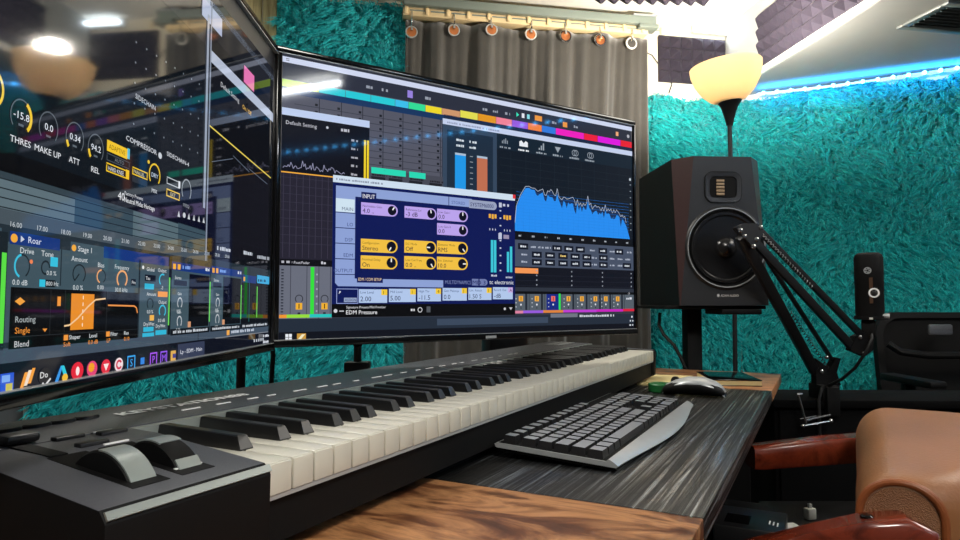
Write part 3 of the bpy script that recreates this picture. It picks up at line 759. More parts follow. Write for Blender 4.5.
for k in range(9): s.rect(599, 175+k*11, 602, 176.5+k*11, (150, 160, 170), 6)
s.disc(600, 262, 2.4, (190, 200, 210), 6)
s.rect(355, 147, X1, 160, (8, 12, 20), 5)
for k in range(10): blur_words(s, 364+k*25, 369+k*25, 152, 3, (170, 176, 186), 6, k+70)
s.rect(357, 107, X1, 147, (70, 80, 100), 5)
btn = [(372, 0), (438, 0), (462, 0), (486, 0), (535, 0), (572, 0), (398, 1), (424, 1), (450, 1), (475, 1), (500, 1), (536, 1), (398, 2), (424, 2), (450, 2), (475, 2), (500, 2), (536, 2), (590, 2)]
for k, (x, rw) in enumerate(btn):
    z = 134-rw*11.5; s.rect(x-9, z-1, x+10, z+8, (12, 18, 34), 6); blur_words(s, x-5, x+6, z+2, 3.2, (230, 200, 120) if k == 8 else (210, 216, 226), 7, k)
for k, (x, z) in enumerate(((392, 136), (406, 136), (420, 136), (512, 136), (556, 136), (596, 136), (516, 124), (556, 124), (574, 124), (592, 124), (516, 113), (556, 113), (574, 113), (374, 124), (374, 113))): blur_words(s, x-5, x+6, z, 3, (170, 178, 196), 6, k+90)
s.rect(357, 76, X1, 107, (14, 18, 30), 5); s.rect(357, 97, 401, 105, (244, 150, 84), 6)
for k in range(3): s.rect(357, 78+k*8, X1, 78.5+k*8, (34, 38, 52), 6)
for x in (398, 468, 534, 600):
    for k in range(4): s.disc(x, 80+k*7.2, 1.3, (150, 156, 170), 7, 8)
s.rect(357, 68, X1, 76, (44, 50, 62), 6); s.rect(357, 66, X1, 70, (6, 8, 14), 7); s.text('-3', 592, 66.5, 5, (220, 220, 230), 8)
s.rect(357, 41, X1, 67, (84, 94, 104), 5)
for k, x in enumerate((368, 398, 430, 461, 489, 518, 541, 568)):
    if k == 2: s.rect(x-13, 41, x+12, 67, (20, 40, 130), 6); s.rect(x+11, 42, x+15, 67, (50, 224, 90), 7)
    s.rect(x-4, 55, x+4, 63, (240, 170, 60) if k != 2 else (240, 110, 100), 7); s.rect(x-.6, 56, x+.6, 62, (70, 40, 10), 8)
    s.rect(x+8, 42, x+12, 67, (34, 40, 52), 6) if k != 2 else None
    s.rect(x+15, 42, x+16, 67, (40, 46, 58), 6); s.disc(x, 50, 1.6, (220, 220, 230), 7, 8); s.disc(x, 45, 1.2, (40, 44, 54), 7, 8)
    for j in range(3): s.rect(x-10, 46+j*6, x-8, 47.5+j*6, (190, 196, 206), 7)
blur_words(s, 588, 602, 58, 4, (210, 214, 224), 7, 4)
# footer
xs = [9, 18, 46, 215, 240, 262, 300, 340, 372, 410, 450, 520, 580, 606]
cols = [(240, 150, 50), (150, 220, 60), (40, 196, 190), (230, 210, 60), (206, 150, 108), (226, 220, 90), (190, 140, 210), (220, 130, 160), (150, 90, 220), (220, 130, 60), (190, 60, 210), (200, 30, 190), (220, 30, 60)]
for a, b_, c in zip(xs, xs[1:], cols): s.rect(a, 35+(a-9)*.006, b_, 39+(a-9)*.006, c, 8)
s.rect(X0, 17, X1, 34, (34, 44, 58), 3); s.rect(225, 22, 420, 31, (58, 72, 92), 4); s.rect(425, 30, 480, 36, (110, 116, 130), 4); blur_words(s, 484, 560, 30, 3.6, (200, 206, 214), 5, 2)
s.rect(X0, 6, X1, 18, (12, 16, 26), 4)
for a, b_ in ((0, 0), (4.2, 0), (0, 4.2), (4.2, 4.2)): s.rect(17+a, 8+b_, 20.6+a, 11.6+b_, (230, 234, 240), 5)
s.rect(31, 8, 42, 16, (200, 150, 60), 5); s.poly([(32, 9), (36, 9), (41, 15), (37, 15)], (240, 230, 190), 6); s.rect(29, 6.2, 44, 7.4, (110, 160, 230), 6)
blur_words(s, 596, 605, 21, 3, (210, 214, 224), 5, 61); blur_words(s, 595, 605, 14, 3, (210, 214, 224), 5, 62); s.disc(601, 29, 1.8, (230, 230, 240), 5, 8)
# front plugin window
NV = (8, 22, 84)
s.rect(74, 35, 357, 214, NV, 9); s.rect(74, 205, 357, 214, (206, 222, 238), 10); blur_words(s, 78, 142, 208, 2.6, (140, 150, 170), 11, 1)
s.rect(353, 208, 358, 214, (220, 50, 60), 11)
PB = (140, 160, 212)
s.rect(78, 186, 104, 201, PB, 10); s.rect(104, 189, 281, 201, PB, 10); s.rect(78, 78, 104, 186, PB, 10); s.rect(104, 78, 234, 84, PB, 10)
s.poly([(78, 78), (82, 74), (234, 74), (234, 78)], PB, 10)
s.rect(78, 168, 103, 185, (206, 226, 240), 11)
for k, st in enumerate(('MAIN', 'LO', 'DSP', 'EDM', 'OUTPUT')):
    z = 169-k*19.6; s.rect(78, z-2.2, 104, z-1.2, NV, 11); s.text(st, 101, z+1, 6.4, (60, 76, 130) if k else (90, 100, 130), 12, al='r')
s.rect(112, 186, 133, 196, NV, 11); s.text('INPUT', 114, 188, 8, (235, 235, 245), 12, 17)
s.rect(242, 189, 243, 201, NV, 12); s.text('STORED', 247, 191.5, 6, (70, 90, 150), 12, 22)
s.rect(276, 188, 318, 200, (150, 160, 190), 11); s.disc(318, 194, 6, (150, 160, 190), 11); s.text('SYSTEM6000', 278, 190.6, 8, NV, 12, 40)
def knob(x, z, w, h, c, l1, l2, ang):
    s.rect(x, z, x+w-h/2, z+h, c, 10); s.arc(x+w-h/2, z+h/2, 0, h/2, -90, 90, c, 10, 12)
    s.text(l1, x+2, z+h*.62, 4.3, tuple(int(v*.45) for v in c), 11); s.text(l2, x+2, z+h*.14, 8.4, (30, 26, 50), 11, None)
    s.disc(x+w-h/2-.5, z+h/2, h*.40, (8, 10, 30), 11); a = R(ang)
    s.line([(x+w-h/2-.5+math.cos(a)*h*.06, z+h/2+math.sin(a)*h*.06), (x+w-h/2-.5+math.cos(a)*h*.36, z+h/2+math.sin(a)*h*.36)], 1.7, (240, 240, 240), 12)
PU, YL = (186, 162, 236), (242, 192, 66)
knob(112, 167, 52, 15.6, PU, 'Normalize Gain', '4.0 ..', 55); knob(174, 167, 49, 15.6, PU, 'Reference Lvl', '-3 dB', 100)
knob(224, 167, 50, 16, PU, 'Low Gain I', '0.0', 90); knob(224, 147, 50, 16, PU, 'Low Gain II', '0.0', 90)
knob(112, 118.5, 52, 17, YL, 'Configuration', 'Stereo', 240); knob(112, 97, 52, 17, YL, 'Nominal Delay', 'On', 90)
knob(174, 120, 49, 17, YL, 'DC Mode', 'Off', 180); knob(174, 98.5, 49, 17, YL, 'Low Cut Freq', '0.0 ..', -60)
knob(224, 121, 50, 17.5, YL, 'Detector Mode', 'RMS', -50); knob(224, 99, 50, 17.5, YL, 'Ext. Sidechain', '10.0', 0)
s.rect(107, 79, 143, 88, NV, 12); s.text('EDM / COM SETUP', 109, 81.4, 5.4, (240, 210, 170), 13, 32)
s.text('MULTIDYNAMICS', 237, 79, 7.5, (120, 132, 180), 11, 42); s.rect(281, 77.5, 292, 87, (110, 122, 172), 10); s.rect(294, 77.5, 303, 87, (110, 122, 172), 10); s.disc(303, 82.2, 4.7, (110, 122, 172), 10); s.text('MD 3', 282, 79, 8, NV, 12, 22)
s.text('tc electronic', 311, 80, 8.6, (222, 226, 240), 11, 43)
for x in (313.5, 318.8): s.rect(x, 97, x+4.4, 144, (60, 196, 216), 10)
for x, z in ((342, 128), (347.6, 136)): s.rect(x, 98, x+4.2, z, (60, 196, 216), 10)
for k in range(9): s.rect(329, 99+k*11, 332, 101+k*11, (190, 196, 220), 10)
for x in (310, 336):
    for j in range(3): s.rect(x+j*5, 176+(j == 1)*-1, x+3.6+j*5, 182, (240, 176, 60), 10); s.rect(x+1+j*5, 158, x+2.4+j*5, 161, (200, 206, 226), 10)
blur_words(s, 313, 322, 195, 4, (190, 196, 220), 10, 4); blur_words(s, 335, 346, 195, 4, (190, 196, 220), 10, 5); s.rect(336, 147, 346, 153, (150, 140, 170), 10); s.rect(327, 146, 333, 155, (190, 196, 220), 10); s.rect(328, 193, 333, 200, (190, 196, 220), 10)
blur_words(s, 314, 324, 91, 3, (190, 196, 220), 10, 6); blur_words(s, 340, 352, 89, 3, (190, 196, 220), 10, 7)
s.frame(80, 52, 109, 71, .8, (150, 166, 220), 10); s.rect(90, 54, 107, 59.5, (150, 166, 200), 11); s.text('ASSIGN', 91, 55, 5, NV, 12, 15); s.poly([(83, 64), (86, 67), (84, 68)], (220, 226, 240), 11)
bx = [110, 152, 194, 233, 275, 317, 355]
val = (('Low Level', '2.00', '1'), ('Mid Level', '5.00', '1'), ('High Thr', '-11.5', '4'), ('Gain Makeup', '0.0', '1'), ('Lim. Attack', '1.50 S', '1'), ('Reverb Out', '-dB', 'A'))
for k in range(6):
    a, b_ = bx[k], bx[k+1]-2.5; zz = 53+k*1.0; s.rect(a, zz, b_, zz+17.5, (176, 198, 234), 10)
    s.text(val[k][0], a+2, zz+12, 4.6, (70, 84, 130), 11); s.text(val[k][1], a+2, zz+2, 9, (34, 40, 80), 11)
    s.rect(b_-8.5, zz+10, b_, zz+17.5, (240, 200, 60) if k < 5 else (200, 170, 226), 11); s.text(val[k][2], b_-5.8, zz+11.2, 6.5, (60, 50, 20), 12)
s.rect(74, 35, 357, 51.5, (4, 5, 8), 10); s.text('Signature Presets/Mid-Frontier', 93, 46, 4.4, (220, 220, 226), 11); s.text('EDM Pressure', 93, 38.5, 7.4, (244, 244, 248), 11)
s.disc(79, 43, 2.4, (210, 210, 216), 11); s.rect(84, 42, 90, 43.4, (190, 190, 196), 11); blur_words(s, 184, 190, 42, 4, (210, 210, 216), 11, 4)
s.arc(198, 43.5, 2.6, 3.6, 0, 360, (210, 210, 216), 11, 14); s.rect(208, 40, 214, 48, (80, 84, 90), 11); s.disc(338, 44, 2, (200, 200, 206), 11); s.poly([(346, 46), (352, 46), (349, 42)], (200, 200, 206), 11)
RSCR = s

# ---- left monitor content (only its right 420 mm is in the photo)
s = Screen(True); X0, X1 = 6, 604
s.rect(X0, 6, X1, 357, (10, 14, 20), 0)
s.rect(X0, 345, X1, 352, (150, 166, 190), 1)
s.rect(446, 304, X1, 345, (26, 28, 34), 1)
# window right with slanting white title bars
s.rect(449, 279, X1, 290, (176, 186, 206), 3); s.rect(449, 104, X1, 279, (9, 11, 16), 2)
s.text('Default Setting', 470, 268, 7, (200, 200, 206), 4); s.text('On / Off', 520, 262, 6.4, (240, 190, 90), 4)
s.rect(522, 291, 548, 309, (226, 116, 176), 4)
s.line([(449, 219), (600, 209)], 1.4, (226, 204, 90), 4)
for k in range(5): s.rect(452, 120+k*18, X1, 120.4+k*18, (22, 26, 34), 3)
s.line([(455, 190), (500, 206), (540, 200), (590, 196)], .8, (90, 100, 116), 4)
blur_words(s, 470, 500, 108, 4, (190, 196, 206), 4, 1); blur_words(s, 530, 552, 108, 4, (190, 196, 206), 4, 2); blur_words(s, 566, 600, 106, 4, (170, 176, 186), 4, 3)
s.rect(440, 145, 444, 330, (150, 160, 178), 5); s.rect(446.5, 96, 449, 345, (130, 140, 158), 5)
s.rect(330, 305, 440, 330, (24, 26, 32), 1); s.rect(X0, 305, 330, 335, (20, 22, 28), 1)
s.rect(430, 322, 470, 340, (170, 180, 206), 3)
# compressor plugin
s.rect(X0, 132, 446, 304, (8, 14, 20), 1); s.rect(X0, 136, 440, 206, (9, 17, 24), 2)
s.text('SIDECHAIN', 331, 213.5, 5.5, (200, 206, 214), 4); s.text('COMPRESSOR', 321, 178, 5.6, (214, 218, 226), 4, 41); s.text('SIDECHAIN-4', 377, 179, 5.2, (214, 218, 226), 4, 36); s.disc(367, 177.6, 2.6, (200, 206, 214), 4)
for i in range(8):
    for j in range(5): s.disc(330+i*14, 194+j*16, .9, (120, 130, 140), 3, 6)
for cx, cz, rr, val_, cap, a0, a1, sx in ((219, 168, 10.5, '-15.8', 'THRES', 60, -50, .8), (241.5, 167, 10.5, '0.0', 'MAKE UP', 0, 0, .8), (265.6, 166.5, 11, '0.34', 'ATT', 222, 196, .8), (287, 164.5, 10.5, '94.2', 'REL', 225, 190, .8)):
    s.arc(cx, cz, rr-.9, rr, -40, 220, (90, 98, 106), 4, sx=sx)
    if a0 != a1: s.arc(cx, cz, rr-2.2, rr+.2, a0, a1, (240, 200, 50), 5, sx=sx)
    s.text(val_, cx, cz-1.8, 6.2, (224, 230, 240), 5, al='c'); s.rect(cx-2, cz-6, cx+2, cz-4.6, (90, 100, 110), 4)
    s.text(cap, cx, cz-17, 5.6, (226, 230, 236), 5, al='c')
s.arc(196, 178, 10, 12, -60, 60, (240, 200, 50), 4, sx=.8)
s.rect(299, 165.5, 323, 173.5, (240, 196, 40), 4); s.rect(323, 165.5, 326, 173.5, (90, 190, 220), 4); s.text('ADAPTIVE', 301, 167.6, 5, (120, 90, 20), 5, 19)
s.frame(299, 158.5, 326, 164, .7, (70, 78, 86), 4); s.text('AUTO', 308, 159.8, 4, (120, 126, 134), 5)
s.frame(299, 150.5, 326, 157, .9, (240, 196, 40), 4); s.text('HARD KNEE', 301, 152, 4.4, (226, 226, 226), 5, 18); s.rect(322, 150.5, 326, 157, (240, 196, 40), 4)
s.frame(330, 154.5, 350, 160.5, .9, (240, 196, 40), 4); s.text('PARALLEL', 331.5, 156, 4, (220, 210, 170), 5, 14); s.rect(330, 149, 350, 153.5, (40, 46, 54), 4)
s.arc(360, 160, 8.2, 9.6, -40, 220, (240, 200, 50), 4, sx=.85); s.text('DRY', 360, 158, 5, (200, 216, 236), 5, al='c'); s.text('MIX', 360, 145.5, 4.6, (214, 218, 226), 5, al='c'); s.disc(351, 169, 1.5, (240, 200, 50), 4)
s.frame(378, 156, 399, 162, .8, (190, 196, 204), 4); s.rect(396, 156, 399, 162, (220, 224, 230), 5); s.frame(378, 145.5, 399, 152, 1, (240, 200, 80), 4); s.text('EXT', 384, 147, 4.4, (220, 210, 170), 5)
s.arc(410, 156, 9, 10.3, -40, 220, (150, 158, 166), 4, sx=.8); s.text('FREQ', 410, 141, 4.2, (150, 156, 164), 5, al='c')
s.rect(X0, 128, 446, 140, (4, 5, 7), 3); s.text('40', 313, 133, 8.4, (226, 228, 232), 5); s.text('Factory Presets', 321, 137.4, 3.8, (214, 216, 222), 5); s.text('Neutral Midas Heritage', 321, 131.6, 5.4, (236, 238, 242), 5, 40)
for k, x in enumerate((398, 407, 415, 424, 433, 442)):
    if k == 1: s.arc(x, 133.6, 0, 2.4, 0, 360, (200, 204, 210), 5, 10)
    else: s.poly([(x-2, 131), (x+2, 131), (x, 136.4)], (200, 204, 210), 5)
# clip lanes
s.rect(X0, 99, 452, 128, (50, 64, 72), 2); s.rect(X0, 108, 268, 127, (92, 110, 118), 3); s.rect(333, 105, 398, 126, (84, 104, 110), 3); s.rect(268, 106, 333, 126, (54, 74, 84), 3); s.rect(398, 104, 446, 125, (58, 78, 86), 3)
for k in range(4): s.rect(X0, 108+k*5.2, 446, 108.7+k*5.2, (26, 36, 42), 4)
s.rect(X0, 99, 452, 107.6, (70, 82, 90), 4)
for k in range(14): s.text('%d.00' % (16+k), 214+k*21, 101.5, 4.4, (190, 198, 204), 5)
# device chain
DV = (62, 82, 92)
s.rect(X0, 26, X1, 100, (34, 46, 54), 3); BLU = (20, 52, 120)
s.rect(214, 91, 255, 98.5, BLU, 5); s.rect(299, 88, 384, 96, BLU, 5); s.disc(217, 95, 2.6, (240, 170, 60), 6); s.poly([(222, 93), (222, 97), (225, 95)], (200, 206, 220), 6); s.text('Roar', 228, 93, 5.6, (210, 220, 240), 6)
s.rect(213, 34, 342, 91, DV, 4); s.rect(256, 68, 257, 99, (30, 42, 50), 6); s.rect(265, 88, 299, 97, DV, 5); s.disc(268, 93.4, 2.2, (240, 170, 60), 6); s.text('Stage 1', 272, 91.4, 5.2, (214, 220, 224), 6)
s.rect(X0, 30, 208, 100, DV, 4); s.rect(208.5, 34, 212, 86, (90, 220, 70), 6); s.rect(200, 90, 206, 96, (240, 160, 50), 6); s.rect(206, 30, 212.5, 98, (24, 34, 40), 5)
s.text('Drive', 222, 86.6, 5, (206, 214, 218), 6); s.arc(224, 79, 6, 7.4, 100, 250, (60, 190, 220), 6, sx=.85); s.arc(224, 79, 6.2, 7.2, -60, 100, (24, 34, 40), 6, sx=.85); s.text('0.0 dB', 217, 67.6, 4.6, (206, 214, 218), 6); s.disc(231, 82, 1.3, (240, 130, 80), 6)
s.text('Tone', 239, 86, 5, (206, 214, 218), 6); s.rect(247, 80, 253.5, 86, (50, 190, 220), 6); s.arc(243, 79, 3.4, 4.6, 0, 300, (24, 34, 40), 6, sx=.85); s.text('0.0 %', 244, 74.4, 4, (206, 214, 218), 6); s.rect(238, 67, 252, 71.5, (16, 24, 30), 6); s.rect(238, 67, 243, 71.5, (50, 190, 220), 7); s.text('800 Hz', 243.4, 67.8, 3.8, (206, 214, 218), 8)
s.text('Amount', 266, 84.6, 4.8, (206, 214, 218), 6); s.arc(274, 76.4, 5.6, 6.6, -50, 230, (24, 34, 40), 6); s.line([(274, 76.4), (270, 72)], 1, (24, 34, 40), 6); s.text('0.0 %', 268.4, 65.6, 4.6, (206, 214, 218), 6)
s.text('Bias', 293, 82, 4.6, (206, 214, 218), 6); s.arc(297, 75.5, 4, 5, 90, 250, (240, 170, 110), 6); s.arc(297, 75.5, 4.2, 5, -60, 90, (24, 34, 40), 6); s.text('0.00', 293, 66.4, 4.2, (206, 214, 218), 6)
s.text('Frequency', 312, 81.6, 4.6, (206, 214, 218), 6, 17); s.arc(321, 74.6, 5.2, 6.6, -50, 230, (240, 170, 110), 6); s.text('30.0 kHz', 313, 65, 4.2, (206, 214, 218), 6); s.rect(332, 70, 338, 75, (14, 22, 28), 6); s.text('Pre', 333, 71.2, 3.6, (214, 220, 224), 7)
s.rect(216, 30, 342, 65.4, (6, 8, 9), 6)
s.text('Routing', 220, 45.5, 5.2, (170, 178, 180), 8); s.text('Single', 220, 39, 5.2, (240, 150, 60), 8); s.poly([(242, 41), (246, 41), (244, 39)], (240, 150, 60), 8); s.text('Blend', 220, 31, 5.2, (200, 206, 210), 8); s.poly([(219, 58), (223, 60.4), (227, 58), (223, 55.6)], (240, 160, 60), 8); s.rect(254, 55, 257, 61, (240, 150, 60), 8)
s.rect(216, 36.6, 342, 37.1, (36, 40, 44), 7); s.rect(248, 37, 248.5, 65, (36, 40, 44), 7); s.rect(261, 37, 261.5, 65, (36, 40, 44), 7); s.rect(303.5, 37, 304, 65, (36, 40, 44), 7)
s.rect(267, 39, 290, 63, (230, 140, 36), 7); s.line([(261, 42), (266, 42.4), (274, 47), (283, 54), (291, 59), (302, 60)], 1.1, (240, 200, 150), 8)
for k in range(5): s.rect(278, 41+k*4.6, 278.8, 43.4+k*4.6, (250, 230, 200), 8)
s.line([(305, 55), (336, 54.6), (339.5, 53), (341, 49)], 1.1, (240, 150, 80), 8)
s.rect(261, 32.6, 265, 36.2, (240, 150, 60), 8); s.text('Shaper', 266, 33, 4, (220, 226, 230), 8); s.text('Soft', 261, 27.6+1, 4.2, (240, 150, 60), 8); s.text('Level', 286, 33, 4, (220, 226, 230), 8); s.text('0.0 dB', 285, 28.6, 4, (240, 150, 60), 8); s.rect(304, 32.8, 308, 36.4, (240, 150, 60), 8); s.text('Filter', 309, 33, 4, (220, 226, 230), 8); s.text('LP', 305, 28.6, 4.2, (240, 150, 60), 8); s.text('Res', 325, 33, 4, (220, 226, 230), 8); s.text('0.10', 325, 28.6, 4, (240, 150, 60), 8)
s.rect(342, 30, 385, 88, DV, 5); s.rect(342, 30, 343.6, 90, (24, 34, 40), 6); s.rect(385, 30, 389, 96, (16, 22, 28), 6)
s.disc(347, 84.6, 1.4, (220, 226, 230), 7)
s.text('Global', 352, 82, 4.2, (214, 220, 224), 7); s.rect(350, 74, 365, 79, (14, 20, 26), 6); s.text('Tau', 351, 75, 4, (214, 220, 224), 7); s.rect(350, 67.6, 363, 72, (50, 180, 214), 6); s.text('Amount', 353, 62.4, 4, (214, 220, 224), 7); s.arc(358, 56, 3.6, 4.6, -50, 230, (24, 34, 40), 7); s.text('0.0 %', 354, 48.4, 4, (214, 220, 224), 7)
s.rect(358, 42.6, 364, 47, (240, 180, 80), 7); s.text('Dry/Wet', 350, 38.6, 4, (214, 220, 224), 7); s.rect(350, 34, 364, 37.6, (50, 180, 214), 6); s.rect(349, 30, 365, 33, (50, 180, 214), 6)
s.text('Output', 368, 82, 4.2, (214, 220, 224), 7); s.arc(375, 75.6, 4, 5.2, 60, 230, (60, 190, 220), 7); s.text('-3', 373, 67.8, 4, (214, 220, 224), 7); s.rect(368.6, 61.6, 383, 66, (240, 150, 50), 7); s.text('Output', 370, 56, 4, (214, 220, 224), 7); s.arc(376, 50, 4, 5.2, -50, 220, (60, 190, 220), 7); s.text('0.0 dB', 370, 41, 4, (214, 220, 224), 7); s.text('Dry/Wet', 367, 36.6, 3.8, (214, 220, 224), 7); s.rect(367, 30.6, 383, 34.4, (50, 180, 214), 6)
for x0_, x1_, xs_, ttl in ((389, 457, 418, 1), (459, 526, 484, 0)):
    s.rect(x0_, 30, x1_, 84, DV, 5); s.rect(x0_, 84, x1_, 91, BLU, 6); s.rect(x0_+1.5, 85.4, x0_+6, 90, (240, 170, 60), 7); s.rect(x0_+9, 85.4, x0_+13.5, 90, (240, 170, 60), 7); blur_words(s, x0_+17, x0_+30, 86.4, 3, (120, 160, 230), 7, ttl); blur_words(s, x1_-10, x1_-2, 86.4, 3, (210, 216, 226), 7, ttl+5)
    s.rect(xs_, 35, x1_-2, 82, (4, 6, 8), 7); s.rect(x0_, 29, x1_, 34.4, (16, 22, 28), 7); blur_words(s, x0_+4, x1_-4, 30.6, 2.6, (190, 196, 204), 8, ttl+9)
    s.text('Stereo', x0_+5, 77, 4, (206, 214, 218), 7); s.rect(x0_+4, 71.6, xs_-4, 76, (14, 20, 26), 7)
    for zz in (62, 46): s.text('Gain', x0_+10, zz-1.6+3, 3.6, (206, 214, 218), 7); s.arc(x0_+14, zz-5.5, 4, 5, -50, 230, (200, 206, 212), 7, sx=.8); s.text('0.00', x0_+9, zz-13.6, 3.8, (206, 214, 218), 7)
    s.rect(xs_-1, 35, xs_+4, 40, (210, 150, 110), 8)
for x in (384.6, 455.6, 524, 565): s.rect(x, 38+(x-384)*.012, x+1.7, 78-(x-384)*.02, (110, 220, 90), 8)
s.rect(526, 30, 604, 80, (5, 7, 9), 5); s.rect(528, 78, 563, 86, BLU, 6); s.rect(566, 78, 600, 87, (60, 170, 220), 6); blur_words(s, 568, 590, 80, 3, (20, 50, 80), 7, 5); s.rect(530, 79.6, 534, 84, (240, 170, 60), 7); s.rect(545, 36, 546, 78, (40, 110, 110), 7); s.rect(526, 29, 600, 34.4, (16, 22, 28), 6); blur_words(s, 530, 596, 30.6, 2.6, (190, 196, 204), 7, 19)
# footer, taskbar
s.rect(X0, 22.5, 600, 30.5, (66, 80, 96), 5); s.rect(436, 22.5, 437, 30.5, (20, 26, 34), 6); s.rect(494, 24, 500, 30, (240, 170, 80), 6); blur_words(s, 504, 560, 25.4, 3, (190, 200, 216), 6, 3); s.rect(470, 22, 600, 23, (120, 126, 136), 6)
s.rect(X0, 6, X1, 22.5, (12, 17, 30), 4)
def ic(x, kind):
    z = 11.5
    if kind == 'sq': s.rect(x-5, z-5, x+5, z+5, (40, 90, 210), 6); s.rect(x-1, z-6, x+4, z-1, (200, 190, 90), 7); s.rect(x-4, z, x+2, z+4, (120, 170, 240), 7)
    if kind == 'slash':
        for k, c in enumerate(((244, 160, 60), (240, 220, 200), (244, 160, 60))): s.poly([(x-5+k*3, z-5+k), (x-2.4+k*3, z-5+k), (x+1+k*3, z+4+k), (x-1.6+k*3, z+4+k)], c, 6)
    if kind == 'key': s.disc(x, z, 5.2, (30, 30, 34), 6); s.text('Do', x-4, z-1, 5.4, (240, 240, 240), 7); s.line([(x-2, z-4), (x, z-6), (x+5, z-2)], 1.3, (220, 220, 220), 7)
    if kind == 'A': s.poly([(x-6, z-5), (x-3, z-5), (x+1, z+5), (x-1, z+5)], (60, 150, 230), 6); s.poly([(x-1, z+5), (x+2, z+5), (x+6, z-3), (x+3, z-4)], (50, 200, 220), 6); s.disc(x+3, z-3, 2.6, (244, 190, 60), 7)
    if kind == 'O': s.disc(x, z, 6, (226, 40, 60), 6); s.arc(x, z, 0, 3, 0, 360, (255, 230, 230), 7, 14, sx=.6)
    if kind == 'fire': s.disc(x, z, 5.4, (226, 70, 120), 6); s.disc(x-1, z+1, 3.2, (244, 160, 40), 7)
    if kind == 'lion': s.disc(x, z, 5.2, (226, 50, 70), 6); s.poly([(x-3, z+2), (x+3, z+2), (x, z-3)], (250, 230, 226), 7)
    if kind == 'G': s.disc(x, z, 5, (240, 220, 224), 6); s.arc(x, z, 2, 3.6, 30, 330, (210, 50, 80), 7)
    if kind in ('S', 'P', 'M'):
        c = {'S': (60, 170, 240), 'P': (170, 90, 240), 'M': (150, 90, 240)}[kind]; s.rect(x-5, z-5.4, x+5, z+5.4, (16, 14, 40), 6); s.frame(x-5, z-5.4, x+5, z+5.4, 1.1, c, 7); s.text(kind, x, z-2.8, 8, c, 8, al='c')
    if kind == 'b': s.rect(x-2.6, z-2.6, x+2.6, z+2.6, (50, 130, 220), 6)
    if kind == 'box': s.rect(x-4, z-4.6, x+4, z+4.6, (220, 170, 80), 6); s.rect(x-1, z-1.6, x+4, z+2, (60, 60, 140), 7)
ic0 = ic
for k, kd in enumerate(('sq', 'slash', 'key', 'A', 'O', 'fire', 'lion', 'G', 'S', 'b', 'P', 'M', 'box')): ic(216+k*14.9, kd)
s.rect(402, 7.5, 449, 21, (52, 60, 84), 6); s.text('Lp - EDM - Main', 406, 12.5, 5, (216, 220, 232), 7, 38); s.rect(402, 6.6, 449, 8, (110, 160, 230), 7)
for k in range(5): s.rect(560+k*6, 13, 563+k*6, 16, (180, 186, 196), 6)
blur_words(s, 586, 602, 17, 3, (210, 214, 224), 6, 1); blur_words(s, 586, 602, 10, 3, (210, 214, 224), 6, 2)
LSCR = s

WM_, HM_ = 612*SC, 364*SC
def monitor(label, O, yaw, scr, roll):
    t = thing('monitor', label, 'monitor', O, R(yaw))
    t.rotation_euler = (0, roll, R(yaw)); WM[t] = WM[t] @ Matrix.Rotation(roll, 4, 'Y')
    mb = MB(); mb.prism([(0, .004), (WM_, .004), (WM_, HM_-.002), (0, HM_-.002)], 'y', .0005, .022, bev=.002)
    mb.prism([(.08, .06), (WM_-.08, .06), (WM_-.12, HM_-.06), (.12, HM_-.06)], 'y', .02, .05, bev=.006); mb.build('housing', BLK, t)
    mb = MB(); a, b_ = .006*1.1, .008
    for q in ((0, WM_, HM_-.008, HM_), (0, WM_, 0, .010), (0, .009, .010, HM_-.008), (WM_-.006, WM_, .010, HM_-.008)): mb.box(q[0], q[1], -.004, .006, q[2], q[3], .0012)
    mb.build('bezel', BLKG, t)
    MB().box(.003, WM_-.003, -.0043, .004, HM_-.0098, HM_-.0088).build('bezel_trim', SILV, t); MB().box(.004, WM_-.004, -.0043, .004, .0100, .0108).build('bezel_trim', SILV, t)
    scr.build(t, .0004)
    return t
sk = 1.165
RO = Vector((-.2473*sk, .7765*sk, HC-.055*sk)); LA = Vector((-.246*sk, .775*sk, HC-.058*sk))
ROLL = R(.6)
LO = LA-Vector((math.cos(R(yawL))*math.cos(ROLL), math.sin(R(yawL))*math.cos(ROLL), -math.sin(ROLL)))*WM_
mr = monitor('wide monitor showing a blue and yellow audio plugin window, right of the other monitor', RO, 33.15, RSCR, 0)
ml = monitor('large near monitor at the left edge showing device chain and taskbar icons', LO, yawL, LSCR, ROLL)
# monitor supports stand behind the piano keyboard
M = WM[mr]; cx = WM_*.53
MB().box(cx-.05, cx+.05, .05, .06, .12, .24, .003).build('mount_plate', BLK, mr)
pb = Vector(at(505, 330, 1.69)); pl = M.inverted() @ Vector((pb.x, pb.y, 0)); zt_ = DZ-RO.z
mb = MB(); mb.bar((cx, .055, .18), (pl.x, pl.y, .18), .07, .06, .005, (0, 0, 1)); mb.build('arm', BLK, mr)
MB().box(pl.x-.062, pl.x+.062, pl.y-.02, pl.y+.02, zt_+.01, .24, .008).build('column', BLK, mr)
MB().box(pl.x-.10, pl.x+.10, pl.y-.05, pl.y+.05, zt_, zt_+.012, .004).build('base_plate', BLK, mr)
mb = MB(); mb.box(WM_*.495, WM_*.525, -.0046, -.003, .0022, .0068); o = mb.build('brand_badge', SILV, mr)
M = WM[ml]
pq = Vector(at(239, 375, 1.02)); pl = M.inverted() @ Vector((pq.x, pq.y, 0)); zt_ = DZ-LO.z
MB().box(WM_*.5-.05, WM_*.5+.05, .05, .06, .14, .26, .003).build('mount_plate', BLK, ml)
mb = MB(); mb.bar((WM_*.5, .055, .2), (WM_*.5, .15, .2), .05, .05, .004); mb.bar((WM_*.5, .15, .2), (pl.x, max(pl.y, .08), .2), .05, .05, .004); mb.build('arm', BLK, ml)
